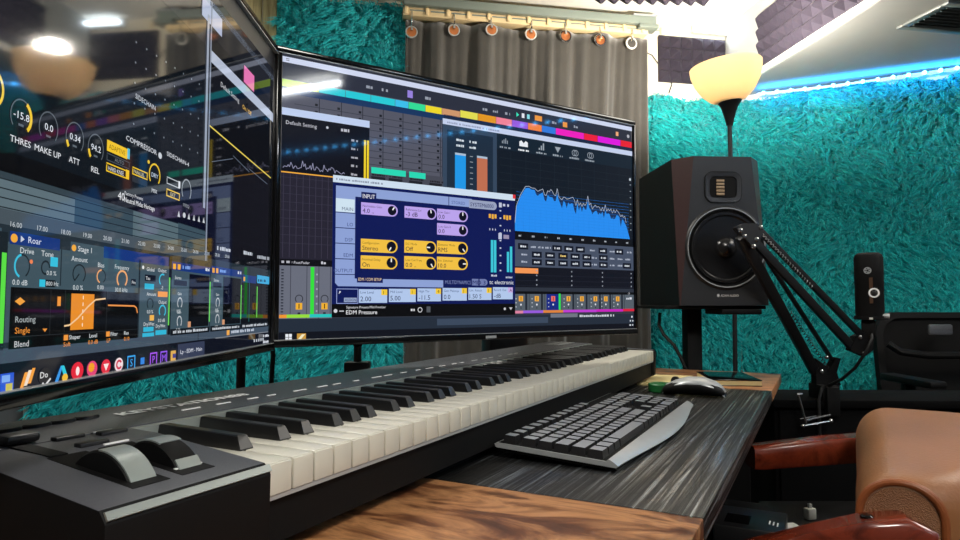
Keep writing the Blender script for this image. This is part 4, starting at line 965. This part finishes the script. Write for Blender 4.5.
MB().tube([(pl.x, max(pl.y, .08), zt_+.008), (pl.x, max(pl.y, .08), .22)], .007, 12).build('column', BLK, ml)
MB().box(pl.x-.05, pl.x+.05, max(pl.y, .08)-.035, max(pl.y, .08)+.035, zt_, zt_+.01, .003).build('base_plate', BLK, ml)
# cable behind the gap between monitors
mb = MB(); q0 = at(270.5, 330, 1.2); q1 = at(271.5, 380, 1.2)
mb.tube([q0+Vector((0, 0, .15)), q0, (q0+q1)/2+Vector((.004, 0, 0)), q1, q1+Vector((0, 0, -.25))], .0045, 8)
solo(mb, 'monitor_cable', ROPE, 'thin black cable hanging in the gap between the two monitors', 'cable', q1, world=True)
# small post with ball knob behind the keyboard
q = at(357.5, 362, 1.09); 
t = thing('clamp_post', 'short black clamp post with a round knob behind the piano keyboard', 'clamp', (q.x, q.y, DZ))
hz = at(357.5, 342, 1.09).z-DZ
MB().box(-.02, .02, -.015, .015, 0, hz-.032, .003).build('clamp_block', BLK, t)
MB().tube([(0, 0, hz-.034), (0, 0, hz-.004)], .0065, 12).build('stem', BLK, t)
MB().ball((0, 0, hz-.002), .0085, 16).build('knob', BLKG, t)

# ------------------------------------------------------------------ computer keyboard
ck = thing('computer_keyboard', 'silver and black computer keyboard lying on the black desk section', 'computer keyboard', Kp(.368, -.151, DZ), KY)
LK, WK = .486, .150
TL = Matrix.Translation((0, 0, .001)) @ Matrix.Rotation(R(3.2), 4, 'X')
def palm(u): return -.002-.011*math.sin(PI*min(1, max(0, u/LK)))+.004*math.cos(u/LK*2*PI)
mb = MB(); rings = []
for k in range(25):
    u = LK*k/24; f = palm(u)
    rings.append([(u, f, .004), (u, f-.002, .0065), (u, f+.004, .0105), (u, .011, .0125), (u, .0145, .0095), (u, WK, .0095), (u, WK+.003, .008), (u, WK, .004)])
mb.loft(rings); mb.bm.transform(TL); mb.build('body', SILV, ck, smooth=40)
mb = MB(); mb.prism([(.002, .002), (LK-.002, .002), (LK-.002, WK-.002), (.002, WK-.002)], 'z', .0005, .0042); mb.bm.transform(TL); mb.build('underside', BLKM, ck)
mb = MB(); mb.box(.003, LK-.003, .014, WK-.002, .0085, .0102); mb.bm.transform(TL); mb.build('key_bed', BLKM, ck)
for u in (.04, LK-.04):
    for w_ in (.012, WK-.015): MB().box(u-.012, u+.012, w_-.004, w_+.004, 0, .003+(.008 if w_ > .05 else 0)).build('foot', BLKM, ck)
KCAP_SHEEN = mat('black keycap with painted sheen', (146, 150, 156), .34)  # black caps, with the reflected light on their tops put into the grey
def keycap(u, w_, lu, lw):
    mb = MB(); a = .0020; lw += .0010
    r0 = [(u, w_, .0095), (u+lu, w_, .0095), (u+lu, w_+lw, .0095), (u, w_+lw, .0095)]
    r1 = [(u+.0004, w_+.0004, .0115), (u+lu-.0004, w_+.0004, .0115), (u+lu-.0004, w_+lw-.0004, .0115), (u+.0004, w_+lw-.0004, .0115)]
    r2 = [(u+a, w_+a, .0190), (u+lu-a, w_+a, .0190), (u+lu-a, w_+lw-a, .0190), (u+a, w_+lw-a, .0190)]
    mb.loft([r0, r1, r2])
    for f in mb.bm.faces: f.material_index = 1 if f.normal.z > .8 else 0
    mb.bm.transform(TL); mb.build('keycap', [BLK, KCAP_SHEEN], ck, smooth=0)
pt = .0199; g = .0018; u0 = .005
rows = {1: [1]*13+[2], 2: [1.5]+[1]*12+[1.5], 3: [1.75]+[1]*11+[2.25], 4: [2.25]+[1]*10+[2.75], 5: [1.25, 1.25, 1.25, 6.25, 1.25, 1.25, 1.25, 1.25]}
wz = {0: .1270, 1: .1010, 2: .0804, 3: .0598, 4: .0392, 5: .0186}
for rr, L_ in rows.items():
    u = u0
    for k in L_: keycap(u, wz[rr], pt*k-g, pt-g); u += pt*k
for k in range(12): keycap(u0+k*pt*1.24, wz[0], pt-g, pt-g-.002)
un = u0+15*pt+.005
for rr in (1, 2):
    for k in range(3): keycap(un+k*pt, wz[rr], pt-g, pt-g)
keycap(un+pt, wz[4], pt-g, pt-g)
for k in range(3): keycap(un+k*pt, wz[5], pt-g, pt-g)
um = un+3*pt+.005
for rr in (1, 2, 3, 4):
    for k in range(3): keycap(um+k*pt, wz[rr], pt-g, pt-g)
keycap(um, wz[5], 2*pt-g, pt-g); keycap(um+2*pt, wz[5], pt-g, pt-g)
keycap(um+3*pt, wz[1], pt-g, pt-g); keycap(um+3*pt, wz[3], pt-g, 2*pt-g); keycap(um+3*pt, wz[5], pt-g, 2*pt-g)

# ------------------------------------------------------------------ mouse, papers, book
mp = at(694, 400, 1.335); 
ms = thing('computer_mouse', 'black computer mouse with silver back standing behind the computer keyboard', 'computer mouse', (mp.x, mp.y, DZ), R(-28))
Lh = .061
def mring(x, sc, zt, z0=.001):
    n = 20; out = []
    for k in range(n):
        a = 2*PI*k/n; y = .031*sc*math.cos(a); z = math.sin(a)
        out.append((x, y, z0+(zt-z0)*(.5+.5*z) if z < 0 else z0+(zt-z0)*(.5+.5*math.sin(a)**.8)))
    return out
mb = MB(); mb.loft([mring(x, s_, z_) for x, s_, z_ in ((-Lh, .45, .012), (-.055, .75, .019), (-.035, .95, .029), (-.01, 1, .036), (.018, 1, .0365), (.042, .92, .029), (.056, .72, .019), (Lh, .45, .011))]); mb.build('body', BLKM, ms, smooth=60)
mb = MB(); rr = []
for x, s_, z_ in ((-.060, .42, .0135), (-.054, .70, .0205), (-.035, .90, .0305), (-.01, .96, .0375), (.018, .96, .038), (.042, .88, .0305), (.055, .68, .0212), (.061, .45, .0135)):
    rr.append([(x, .031*s_*q, z_-.010*abs(q)**2.5) for q in (-1, -.75, -.4, 0, .4, .75, 1)]+[(x, .031*s_*q, z_-.003-.010*abs(q)**2.5) for q in (1, .75, .4, 0, -.4, -.75, -1)])
mb.loft(rr); mb.build('silver_cover', SILV, ms, smooth=60)
MB().lathe([(.009, -.004), (.0095, 0), (.009, .004)], Matrix.Translation((-.036, 0, .027)) @ Matrix.Rotation(PI/2, 4, 'X'), 16).build('scroll_wheel', BLK, ms)

mb = MB(); k0 = Kp(1.235, -.035, DZ)
mb.box(-.095, .10, -.06, .055, 0, .004, .0006); mb.box(-.08, .085, -.05, .05, .004, .007, .0006, Matrix.Rotation(.15, 4, 'Z'))
solo(mb, 'paper_pad', PAPER, 'cream paper pad lying on the far brown end of the desk', 'paper pad', k0, KY)
q = onz(661, 388, DZ+.008); mb = MB()
mb.lathe([(.024, 0), (.026, .002), (.026, .016), (.024, .018), (.0, .0185)], None, 24)
mb.box(-.003, .016, -.0268, -.024, .005, .012)
solo(mb, 'tape_roll', GREEN, 'small green round tin between the paper pad and the mouse', 'tin', (q.x, q.y, DZ))
bk = thing('notebook', 'dark glossy notebook with cream page edges behind the mouse', 'notebook', Kp(1.30, -.155, DZ), KY+R(20))
MB().box(-.085, .085, -.055, .055, .012, .0145, .001).build('cover', BLKG, bk)
MB().box(-.083, .083, -.0545, .054, .002, .012).build('pages', PAPER, bk)
MB().box(-.085, .085, -.055, .055, 0, .002, .0008).build('back_cover', BLKG, bk)

# ------------------------------------------------------------------ loudspeaker on stand
YS = 1.75; q = at(725, 305.5, YS); zb = q.z; spr = R(4)
sp = thing('loudspeaker', 'black studio loudspeaker with copper tinted cone light on a stand beside the wide monitor', 'loudspeaker', (q.x, q.y, zb), spr)
hw, hs, dp, bd, ht = .123, .402, .335, .050, .080
mb = MB(); bm = mb.bm
F = [bm.verts.new(p) for p in ((-hw+.002, 0, 0), (hw-.002, 0, 0), (ht, 0, hs), (-ht, 0, hs))]
Sd = [bm.verts.new(p) for p in ((-hw, .003, 0), (hw, .003, 0), (hw, bd, hs), (-hw, bd, hs))]
Bk = [bm.verts.new(p) for p in ((-hw, dp, 0), (hw, dp, 0), (hw, dp, hs), (-hw, dp, hs))]
fr = bm.faces.new(F); fr.material_index = 1
for f in ((F[1], Sd[1], Sd[2], F[2]), (F[0], F[3], Sd[3], Sd[0])): bm.faces.new(f).material_index = 2
bm.faces.new((Sd[1], Bk[1], Bk[2], Sd[2])); bm.faces.new((Sd[0], Sd[3], Bk[3], Bk[0])); bm.faces.new(Bk)
bm.faces.new((F[3], F[2], Sd[2], Bk[2], Bk[3], Sd[3])); bm.faces.new((F[0], Sd[0], Bk[0], Bk[1], Sd[1], F[1]))
bmesh.ops.recalc_face_normals(bm, faces=bm.faces)
mb.build('cabinet', [SPKB, SPKF, SPKW], sp, smooth=0)
FX = Matrix.Rotation(PI/2, 4, 'X')
zw = .155; M = Matrix.Translation((.004, 0, zw)) @ FX
wf_ = MB().ring([(.110, -.002), (.113, .003), (.110, .006), (.104, .007), (.101, .003), (.098, .001), (.098, -.002)], M, 56).build('woofer_ring', BLK, sp)
MB().ring([(.1065, .0066), (.1075, .0085), (.105, .0085), (.1045, .0066)], M, 56).build('ring_highlight', SILV, wf_)
MB().lathe([(.098, .003), (.094, .009), (.088, .009), (.084, .003), (.080, .001), (.035, -.0), (.030, .0012), (0.0, .0014)], M, 56).build('cone', CONE, sp)
MB().lathe([(.030, .0010), (.027, .010), (.018, .018), (0, .0215)], M, 32).build('dust_cap', CONE, sp)
zt2 = .318
def rrect(w, h, r, n=6):
    o = []
    for cx_, cz_, a in ((w-r, h-r, 0), (-w+r, h-r, 90), (-w+r, -h+r, 180), (w-r, -h+r, 270)):
        for k in range(n+1): o.append((cx_+r*math.cos(R(a+90*k/n)), cz_+r*math.sin(R(a+90*k/n))))
    return o
def rring(w, h, r, y): return [(x+.0, y, z+zt2) for x, z in rrect(w, h, r)]
MB().loft([rring(.052, .043, .024, .002), rring(.052, .043, .024, -.0015), rring(.0505, .0415, .023, -.0015), rring(.0505, .0415, .023, .002)]).build('tweeter_groove', BLKM, sp)
tw = MB().loft([rring(.0495, .0405, .022, .004), rring(.0495, .0405, .022, -.004), rring(.038, .0295, .014, -.003), rring(.034, .0255, .012, .012)], caps=False).build('tweeter_frame', SPKF, sp)
MB().loft([rring(.0365, .028, .013, -.0005), rring(.0365, .028, .013, -.0012)]).build('tweeter_cavity', BLKM, sp)
for k in range(5): MB().box(-.019, .003, -.0042, -.001, zt2-.022+k*.009, zt2-.0155+k*.009, .001).build('ribbon_fold', RIBB, tw)
mb = MB(); text_into(mb, 'ADAM AUDIO', (-.012, -.0008, .0235), (1, 0, 0), (0, 0, 1), .0085, .050)
for k in range(3): mb.box(-.021+k*.0022, -.0196+k*.0022, -.0012, 0, .024-(k == 1)*.0015, .0295+(k == 1)*.0015)
mb.build('maker_lettering', WHT, sp, smooth=0)
stn = thing('speaker_stand', 'black steel speaker stand under the studio loudspeaker behind the desk', 'speaker stand', (q.x-.03, q.y+.17, 0), spr)
MB().box(-.14, .14, -.155, .16, zb-.010, zb-.0005, .001).build('top_plate', BLKM, stn)
MB().box(.01, .12, -.172, -.06, zb-.024, zb-.010, .002).build('isolation_pad', BLKM, stn)
px_ = (WM[stn].inverted() @ Vector(at(692, 340, q.y+.17))).x
MB().box(px_-.022, px_+.022, -.022, .022, .02, zb-.010, .003).build('pole', BLKM, stn)
MB().box(-.16, .16, -.16, .16, 0, .02, .004).build('base_plate', BLKM, stn)
mb = MB(); pts = [at(660, 313, 1.93), at(659, 325, 1.92), at(664, 335, 1.90), at(674, 345, 1.885), at(681, 358, 1.88), at(687, 372, 1.88)]
pts.append(pts[-1]+Vector((.01, 0, -.2))); mb.tube(pts, .005, 8)
solo(mb, 'speaker_cable', ROPE, 'black cable curving down from the back of the loudspeaker', 'cable', pts[-2], world=True)

# thin wire on the white wall
mb = MB(); pts = [onv(x, y, W0-BN*.012, BY) for x, y in ((640, 50), (652, 55), (660, 66), (668, 77), (672, 84), (669, 93))]
mb.tube(pts, .0028, 6); solo(mb, 'wall_wire', ROPE, 'thin black wire tacked on the white wall beside the foam panel', 'cable', pts[3], world=True)

# ------------------------------------------------------------------ black side cabinet, mic arm, microphone
sc_ = thing('side_cabinet', 'low black cabinet along the teal wall with the microphone arm clamped to it', 'cabinet', (.815, 1.85, 0), R(-2))
ZS = HC-(388.5-301.3)/FPX*2.05
MB().box(0, 1.5, -.02, .20, ZS-.022, ZS, .002).build('cabinet_top', BLKD, sc_)
MB().box(.01, 1.49, .0, .19, 0, ZS-.022).build('body', BLKD, sc_)
for k in range(3): 
    dr = MB().box(.02+k*.49, .49+k*.49, -.012, 0, .05, ZS-.03, .002).build('door', BLKD, sc_)
    MB().tube([(.46+k*.49, -.022, ZS*.55), (.46+k*.49, -.022, ZS*.75)], .004, 8).build('handle', BLK, dr)
ba = thing('boom_stand', 'black scissor microphone arm clamped to the dark cabinet by a silver screw', 'microphone stand', at(822, 388, 1.87))
YB, YE, YM = 1.87, 1.62, 1.70
def A(px_, py_, f): return at(px_, py_, f)
mb = MB()
mb.bar(A(815, 372, YB), A(741, 236, YE), .026, .020, .003, (0, 1, 0)); mb.build('lower_tube', BLK, ba, world=True)
mb = MB(); mb.bar(A(832, 360, YB), A(752, 236, YE+.02), .010, .010, .001, (0, 1, 0)); mb.build('lower_tube', BLK, ba, world=True)
mb = MB(); mb.bar(A(752, 239, YE+.02), A(852, 347, YM), .019, .016, .001, (0, 1, 0)); mb.build('upper_tube', BLK, ba, world=True)
mb = MB(); mb.bar(A(758, 229, YE+.01), A(863, 337, YM), .015, .014, .001, (0, 1, 0)); mb.build('upper_tube', BLK, ba, world=True)
mb = MB(); n = 90; p_, q_ = A(790, 312, YB-.03), A(832, 374, YB-.005)
ax = (q_-p_).normalized(); u_ = ax.cross(Vector((0, 1, 0))).normalized(); v_ = ax.cross(u_)
mb.tube([p_+(q_-p_)*(k/n)+(u_*math.cos(k*1.5)+v_*math.sin(k*1.5))*.0045 for k in range(n+1)], .0012, 5); mb.build('lower_spring', BLK, ba, world=True)
mb = MB(); p_, q_ = A(760, 232, YE), A(812, 287, YE+.04)
mb.tube([p_+(q_-p_)*(k/n)+(u_*math.cos(k*1.5)+v_*math.sin(k*1.5))*.0035 for k in range(n+1)], .0011, 5); mb.build('upper_spring', SILV, ba, world=True)
def plate(pts, Y, th, name, m=BLK):
    mb = MB(); P = [A(x, y, Y) for x, y in pts]; F_ = [mb.bm.verts.new(p-Vector((0, th/2, 0))) for p in P]; B_ = [mb.bm.verts.new(p+Vector((0, th/2, 0))) for p in P]; k = len(P)
    mb.bm.faces.new(F_); mb.bm.faces.new(B_[::-1])
    for i in range(k): mb.bm.faces.new((F_[i], F_[(i+1) % k], B_[(i+1) % k], B_[i]))
    bmesh.ops.recalc_face_normals(mb.bm, faces=mb.bm.faces); return mb.build(name, m, ba, world=True, smooth=20)
plate(((734, 228), (741, 224), (755, 224), (762, 231), (756, 247), (751, 248)), YE, .026, 'elbow_plate', SPKF)
plate(((813, 358), (824, 366), (826, 372), (833, 357), (838, 358), (834, 372), (838, 384), (834, 388), (814, 388)), YB, .030, 'base_bracket', BLKM)
plate(((853, 336), (862, 332), (871, 338), (870, 350), (862, 356), (848, 350)), YM, .026, 'head_bracket', BLKM)
for x, y, Y in ((738, 231, YE), (742, 237, YE), (758, 228, YE), (754, 240, YE), (751, 247, YE), (819, 371, YB), (833, 382, YB), (824, 357, YB), (857, 337, YM), (861, 353, YM)):
    p_ = A(x, y, Y); MB().lathe([(.0058, 0), (.0058, .004), (.003, .006)], Matrix.Translation(p_+Vector((0, -.012, 0))) @ FX, 10).build('bolt', CHROME, ba, world=True)
mb = MB(); p_ = A(822, 388, YB)
mb.box(p_.x-.024, p_.x+.024, p_.y-.05, p_.y+.03, ZS+.0005, p_.z+.012, .002); mb.box(p_.x-.018, p_.x+.018, p_.y-.062, p_.y-.045, p_.z-.07, p_.z+.01, .003); mb.box(p_.x-.018, p_.x+.018, p_.y-.06, p_.y-.03, p_.z-.07, p_.z-.06, .002)
mb.build('clamp', BLKM, ba, world=True)
mb = MB(); yk = YB-.085
mb.tube([A(798, 394, yk), A(806, 423, yk)], .0032, 8); mb.tube([A(803, 426, yk), A(831, 421, yk)], .0032, 8); mb.tube([A(797, 394.5, yk), A(802, 394, yk)], .004, 8)
mb.ball(A(803, 426, yk), .0062, 10); mb.ball(A(831, 421, yk), .0062, 10); mb.tube([A(800, 419, yk), A(816, 416, yk)], .0018, 6); mb.build('clamp_screw', CHROME, ba, world=True)
mb = MB(); mb.tube([A(806, 420, yk), Vector((p_.x, p_.y-.055, p_.z-.064))], .004, 8); mb.build('screw_stem', CHROME, ba, world=True)

mc0 = A(870, 318, YM); mc1 = A(870, 253, YM)
mrz = math.atan2(-mc0.x, mc0.y)*1.0
mic = thing('microphone', 'black studio microphone with silver dial and round emblem on the scissor arm', 'microphone', mc0, mrz)
hm = mc1.z-mc0.z; rm_ = .033
MB().lathe([(.027, 0), (.032, .004), (rm_, .010), (rm_, hm*.5), (.0335, hm*.5+.002), (.0335, hm-.014), (.031, hm-.005), (.024, hm)], None, 36).build('body', BLKM, mic)
def onf(px_, py_):
    k_ = mc0.length/FPX; x = (px_-870)*YM/FPX; return Vector((x, -math.sqrt(max(0, .0332**2-x*x)), A(870, py_, YM).z-mc0.z))
e0 = onf(869, 271); M = Matrix.Translation(e0) @ FX
em = MB().lathe([(.0088, -.002), (.0088, .0012)], M, 20).build('emblem', SILV, mic)
mb = MB()
for k in range(5):
    a = 2*PI*k/5; mb.bar((e0.x, e0.y-.0012, e0.z), (e0.x+.0068*math.cos(a+.6), e0.y-.0012, e0.z+.0068*math.sin(a+.6)), .0006, .0015)
mb.build('emblem_rays', BLKM, em)
e1 = onf(874, 293)
MB().ring([(.0085, -.004), (.0125, -.004), (.0125, .003), (.0085, .003)], Matrix.Translation(e1) @ FX, 24).build('dial_ring', WHT, mic)
MB().lathe([(.0072, -.004), (.0072, .004), (.005, .005)], Matrix.Translation(e1) @ FX, 20).build('dial', BLK, mic)
e2 = onf(872, 281); MB().box(e2.x-.005, e2.x+.003, e2.y-.0012, e2.y+.003, e2.z-.058, e2.z+.008).build('copper_strip', LEATHD, mic)
MB().ring([(.036, -.004), (.0365, 0), (.036, .006), (.033, .006), (.033, -.004)], None, 30).build('mount_ring', BLKM, mic)
MB().box(-.020, .012, -.02, .02, -.05, -.004, .004).build('swivel', BLKM, mic)
k1 = A(880.5, 316, YM)-mc0; mb = MB(); mb.tube([(.028, -.01, k1.z), (.043, -.01, k1.z)], .007, 10); mb.build('thumb_screw', SILV, mic)
e3 = A(871, 318, YM)-mc0; MB().box(e3.x-.004, e3.x+.004, -.040, -.034, e3.z-.003, e3.z+.002).build('status_light', SCRG, mic)
mb = MB(); pts = [A(872, 328, YM-.01), A(872, 338, YM-.02), A(866, 352, YM-.02), A(855, 368, YM), A(842, 379, YM+.03), A(828, 386, YB-.035), A(822, 388, YB-.06), A(819, 400, YB-.065)]
pts.append(pts[-1]+Vector((0, 0, -.15))); mb.tube(pts, .0042, 8); solo(mb, 'microphone_cable', ROPE, 'black microphone cable looping down from the microphone to the clamp', 'cable', pts[0], world=True)

# ------------------------------------------------------------------ black mesh chair behind the cabinet
yc = 2.55; cl_ = at(881, 340, yc); cz1 = at(900, 312.5, yc).z
oc = thing('office_chair', 'black mesh office chair at the right edge behind the dark cabinet', 'office chair', (cl_.x+.25, yc, 0))
def brect(w, z0, z1, r, y, lean=0):
    return [(x, y+lean*(z-z0), z) for x, z in [(a, b+(z0+z1)/2) for a, b in rrect(w, (z1-z0)/2, r, 8)]]
zb0 = .46
o1, o2 = brect(.25, zb0, cz1, .09, -.012, .12), brect(.225, zb0+.02, cz1-.022, .075, -.012, .12)
o3, o4 = brect(.25, zb0, cz1, .09, .018, .12), brect(.225, zb0+.02, cz1-.022, .075, .018, .12)
MB().loft([o1, o3, o4, o2, o1], caps=False).build('back_frame', BLKM, oc)
mb = MB(); mb.loft([brect(.23, zb0+.01, cz1-.015, .08, .0, .12), brect(.23, zb0+.01, cz1-.015, .08, .005, .12)]); mb.build('mesh_back', MESHM, oc)
zl = cz1-.15
mb = MB(); mb.tube([(-.235, -.02, zl+.03), (-.2, -.04, zl), (-.1, -.05, zl-.012), (.1, -.05, zl-.012), (.2, -.04, zl), (.235, -.02, zl+.03)], .014, 10); mb.build('lumbar_bar', BLKM, oc)
MB().box(-.09, .0, -.045, -.03, cz1-.085, cz1-.045, .006).build('back_highlight', PANEL, oc)  # grey block painting a highlight on the chair back
MB().box(-.25, .25, -.45, .02, .40, .46, .025, seg=3).build('seat', MESHM, oc)
MB().tube([(0, -.2, .08), (0, -.2, .40)], .028, 14).build('gas_lift', BLKM, oc)
for k in range(5):
    a = 2*PI*k/5+.3; lg = MB().bar((0, -.2, .10), (.27*math.cos(a), -.2+.27*math.sin(a), .075), .04, .03, .006).build('base_leg', BLKM, oc)
    MB().lathe([(.027, -.02), (.03, 0), (.027, .02)], Matrix.Translation((.27*math.cos(a), -.2+.27*math.sin(a), .03)) @ Matrix.Rotation(a, 4, 'Z') @ FX, 16).build('castor', BLKM, lg)
for s_ in (-1, 1):
    mb = MB(); mb.bar((s_*.28, -.36, .66), (s_*.28, -.08, .66), .06, .025, .008); mb.bar((s_*.28, -.2, .42), (s_*.28, -.2, .65), .04, .03, .005, (0, 1, 0)); mb.build('armrest', BLKM, oc)

# ------------------------------------------------------------------ tan leather chair
ca = R(57); aD = Vector((math.cos(ca), math.sin(ca), 0)); bD = Vector((math.cos(ca-PI/2), math.sin(ca-PI/2), 0))
N0 = at(885, 478, .90); N0.z = 0
lc = thing('armchair', 'tan leather chair with mahogany arms at the lower right', 'chair', N0+aD*.27+bD*.1-Vector((0, 0, 0)), ca)
zap = at(885, 478, .90).z
def arch(th0, th1, zt, zbm, rnd, n=9):
    # section in (s, z): front edge at th0, rear at th1, rounded top
    pts = [(th0+.006, zbm), (th0, (zbm+zt)/2)]
    c0_, c1_ = th0+rnd, th1-rnd
    for k in range(n+1):
        a = R(180-90*k/n); pts.append((c0_+rnd*math.cos(a), zt-rnd+rnd*math.sin(a)))
    for k in range(n+1):
        a = R(90-90*k/n); pts.append((c1_+rnd*math.cos(a), zt-rnd+rnd*math.sin(a)))
    pts += [(th1, (zbm+zt)/2), (th1-.006, zbm)]
    return pts
secs = []
Lb = .565
prm = [(0.0, -.030, .064, zap-.006, .044), (.012, -.034, .076, zap, .05), (.04, -.038, .11, zap+.006, .056), (.09, -.042, .15, zap+.012, .06), (.2, -.044, .175, zap+.022, .062),
       (.34, -.053, .180, zap+.030, .062), (.46, -.062, .175, zap+.032, .06), (.52, -.060, .165, zap+.026, .058), (.552, -.042, .15, zap+.012, .056), (Lb, -.018, .12, zap-.03, .045)]
for a_, t0_, t1_, zt_, rn in prm: secs.append([tuple(N0+aD*a_+bD*s_+Vector((0, 0, z_))) for s_, z_ in arch(t0_, t1_, zt_, .40, rn)])
mb = MB(); mb.loft(secs); mb.build('backrest', LEATH, lc, world=True, smooth=50, sub=1)
sec = arch(-.026, .060, zap-.010, .41, .042)
mb = MB(); mb.loft([[tuple(N0-aD*.004+bD*s_+Vector((0, 0, z_))) for s_, z_ in sec], [tuple(N0+aD*.006+bD*s_+Vector((0, 0, z_))) for s_, z_ in sec]]); o = mb.build('side_panel', PERF, lc, world=True); o['label'] = 'perforated leather end panel'
sec = arch(-.031, .066, zap-.003, .41, .046)
mb = MB(); mb.tube([N0-aD*.003+bD*s_+Vector((0, 0, z_)) for s_, z_ in sec], .0052, 10); mb.build('piping', LEATHP, lc, world=True)
def arm(pts, w, name='arm'):
    mb = MB(); P = [Vector(p) for p in pts]; rings = []
    for i, p in enumerate(P):
        t_ = (P[min(i+1, len(P)-1)]-P[max(i-1, 0)]).normalized(); sd = t_.cross(Vector((0, 0, 1))).normalized(); up_ = sd.cross(t_); h = w[i]
        rings.append([p+sd*x+up_*z for x, z in [(a*.026, b*h/2) for a, b in ((-1, -.8), (-.85, -1), (.85, -1), (1, -.8), (1, .75), (.8, 1), (-.8, 1), (-1, .75))]])
    mb.loft(rings); return mb.build(name, MAHOG, lc, world=True, smooth=50)
arm([at(750, 456, 1.42), at(760, 456, 1.42), at(790, 453, 1.41), at(825, 450, 1.40), at(864, 447, 1.40), at(885, 450, 1.40)], [.046, .048, .050, .052, .052, .05])
ar = arm([at(718, 578, .95), at(735, 566, .94), at(770, 558, .93), at(820, 547, .90), at(868, 538, .88), at(905, 534, .865), at(925, 540, .862)], [.03, .048, .05, .052, .054, .05, .034])
cp = at(867, 517.5, .88); MB().lathe([(.0085, -.004), (.0085, .002), (.006, .004)], Matrix.Translation(cp), 16).build('screw_cap', BLKG, ar, world=True)
mb = MB(); sM = Matrix.Translation(N0+aD*.28-bD*.26) @ Matrix.Rotation(ca, 4, 'Z'); mb.box(-.25, .25, -.26, .24, .27, .36, .03, sM, 3); mb.build('seat', BLKM, lc, world=True)
for a_ in (0.0, .56): 
    for s_ in (-.40, .05):
        p_ = N0+aD*a_+bD*s_; MB().bar((p_.x, p_.y, 0), (p_.x, p_.y, .28 if s_ < 0 else .45), .04, .04, .004, (0, 1, 0)).build('leg', MAHOG, lc, world=True)

# ------------------------------------------------------------------ low black case with small things on it
eq = thing('equipment_case', 'tall black equipment case on the floor behind the near chair arm', 'case', (.86, 1.61, 0), 0)
MB().box(-.135, .16, -.13, .13, .01, .42, .008).build('body', BLKM, eq)
for k in (-1, 1): MB().box(k*.1-.02, k*.1+.02, -.10, .10, 0, .012).build('foot', BLKM, eq)
q = onz(752, 522, .455)
cs = thing('audio_interface', 'black desktop audio unit with white slot marks under the desk', 'audio unit', (q.x, q.y+.005, .42), KY)
MB().box(-.075, .075, -.07, .07, 0, .042, .004).build('body', BLK, cs)
for k in range(3): MB().bar((-.035+k*.004, -.055+k*.008, .0425), (-.012+k*.004, -.055+k*.008, .0425), .003, .0012).build('slot_mark', WHT, cs)
MB().box(-.05, .01, .0, .05, .042, .0432).build('top_plate', BLKG, cs)
q = onz(810, 519, .42); mb = MB(); mb.box(-.012, .012, -.009, .009, 0, .026, .003, Matrix.Rotation(.3, 4, 'Z')); mb.box(-.004, .004, -.004, .004, .025, .036, .001)
solo(mb, 'plug', SCRG, 'small white plug standing on the black case by the chair arm', 'plug', (q.x, q.y, .42))
q = onz(790, 530, .42); mb = MB(); mb.box(-.07, .02, -.016, .016, 0, .012, .004)
solo(mb, 'power_strip', SCRG, 'white power strip end peeking over the near chair arm', 'power strip', (q.x, q.y, .42), R(8))

# dim room air light
wd = bpy.data.worlds.new('room'); S.world = wd; wd.use_nodes = True
wd.node_tree.nodes['Background'].inputs['Color'].default_value = (.02, .02, .022, 1)
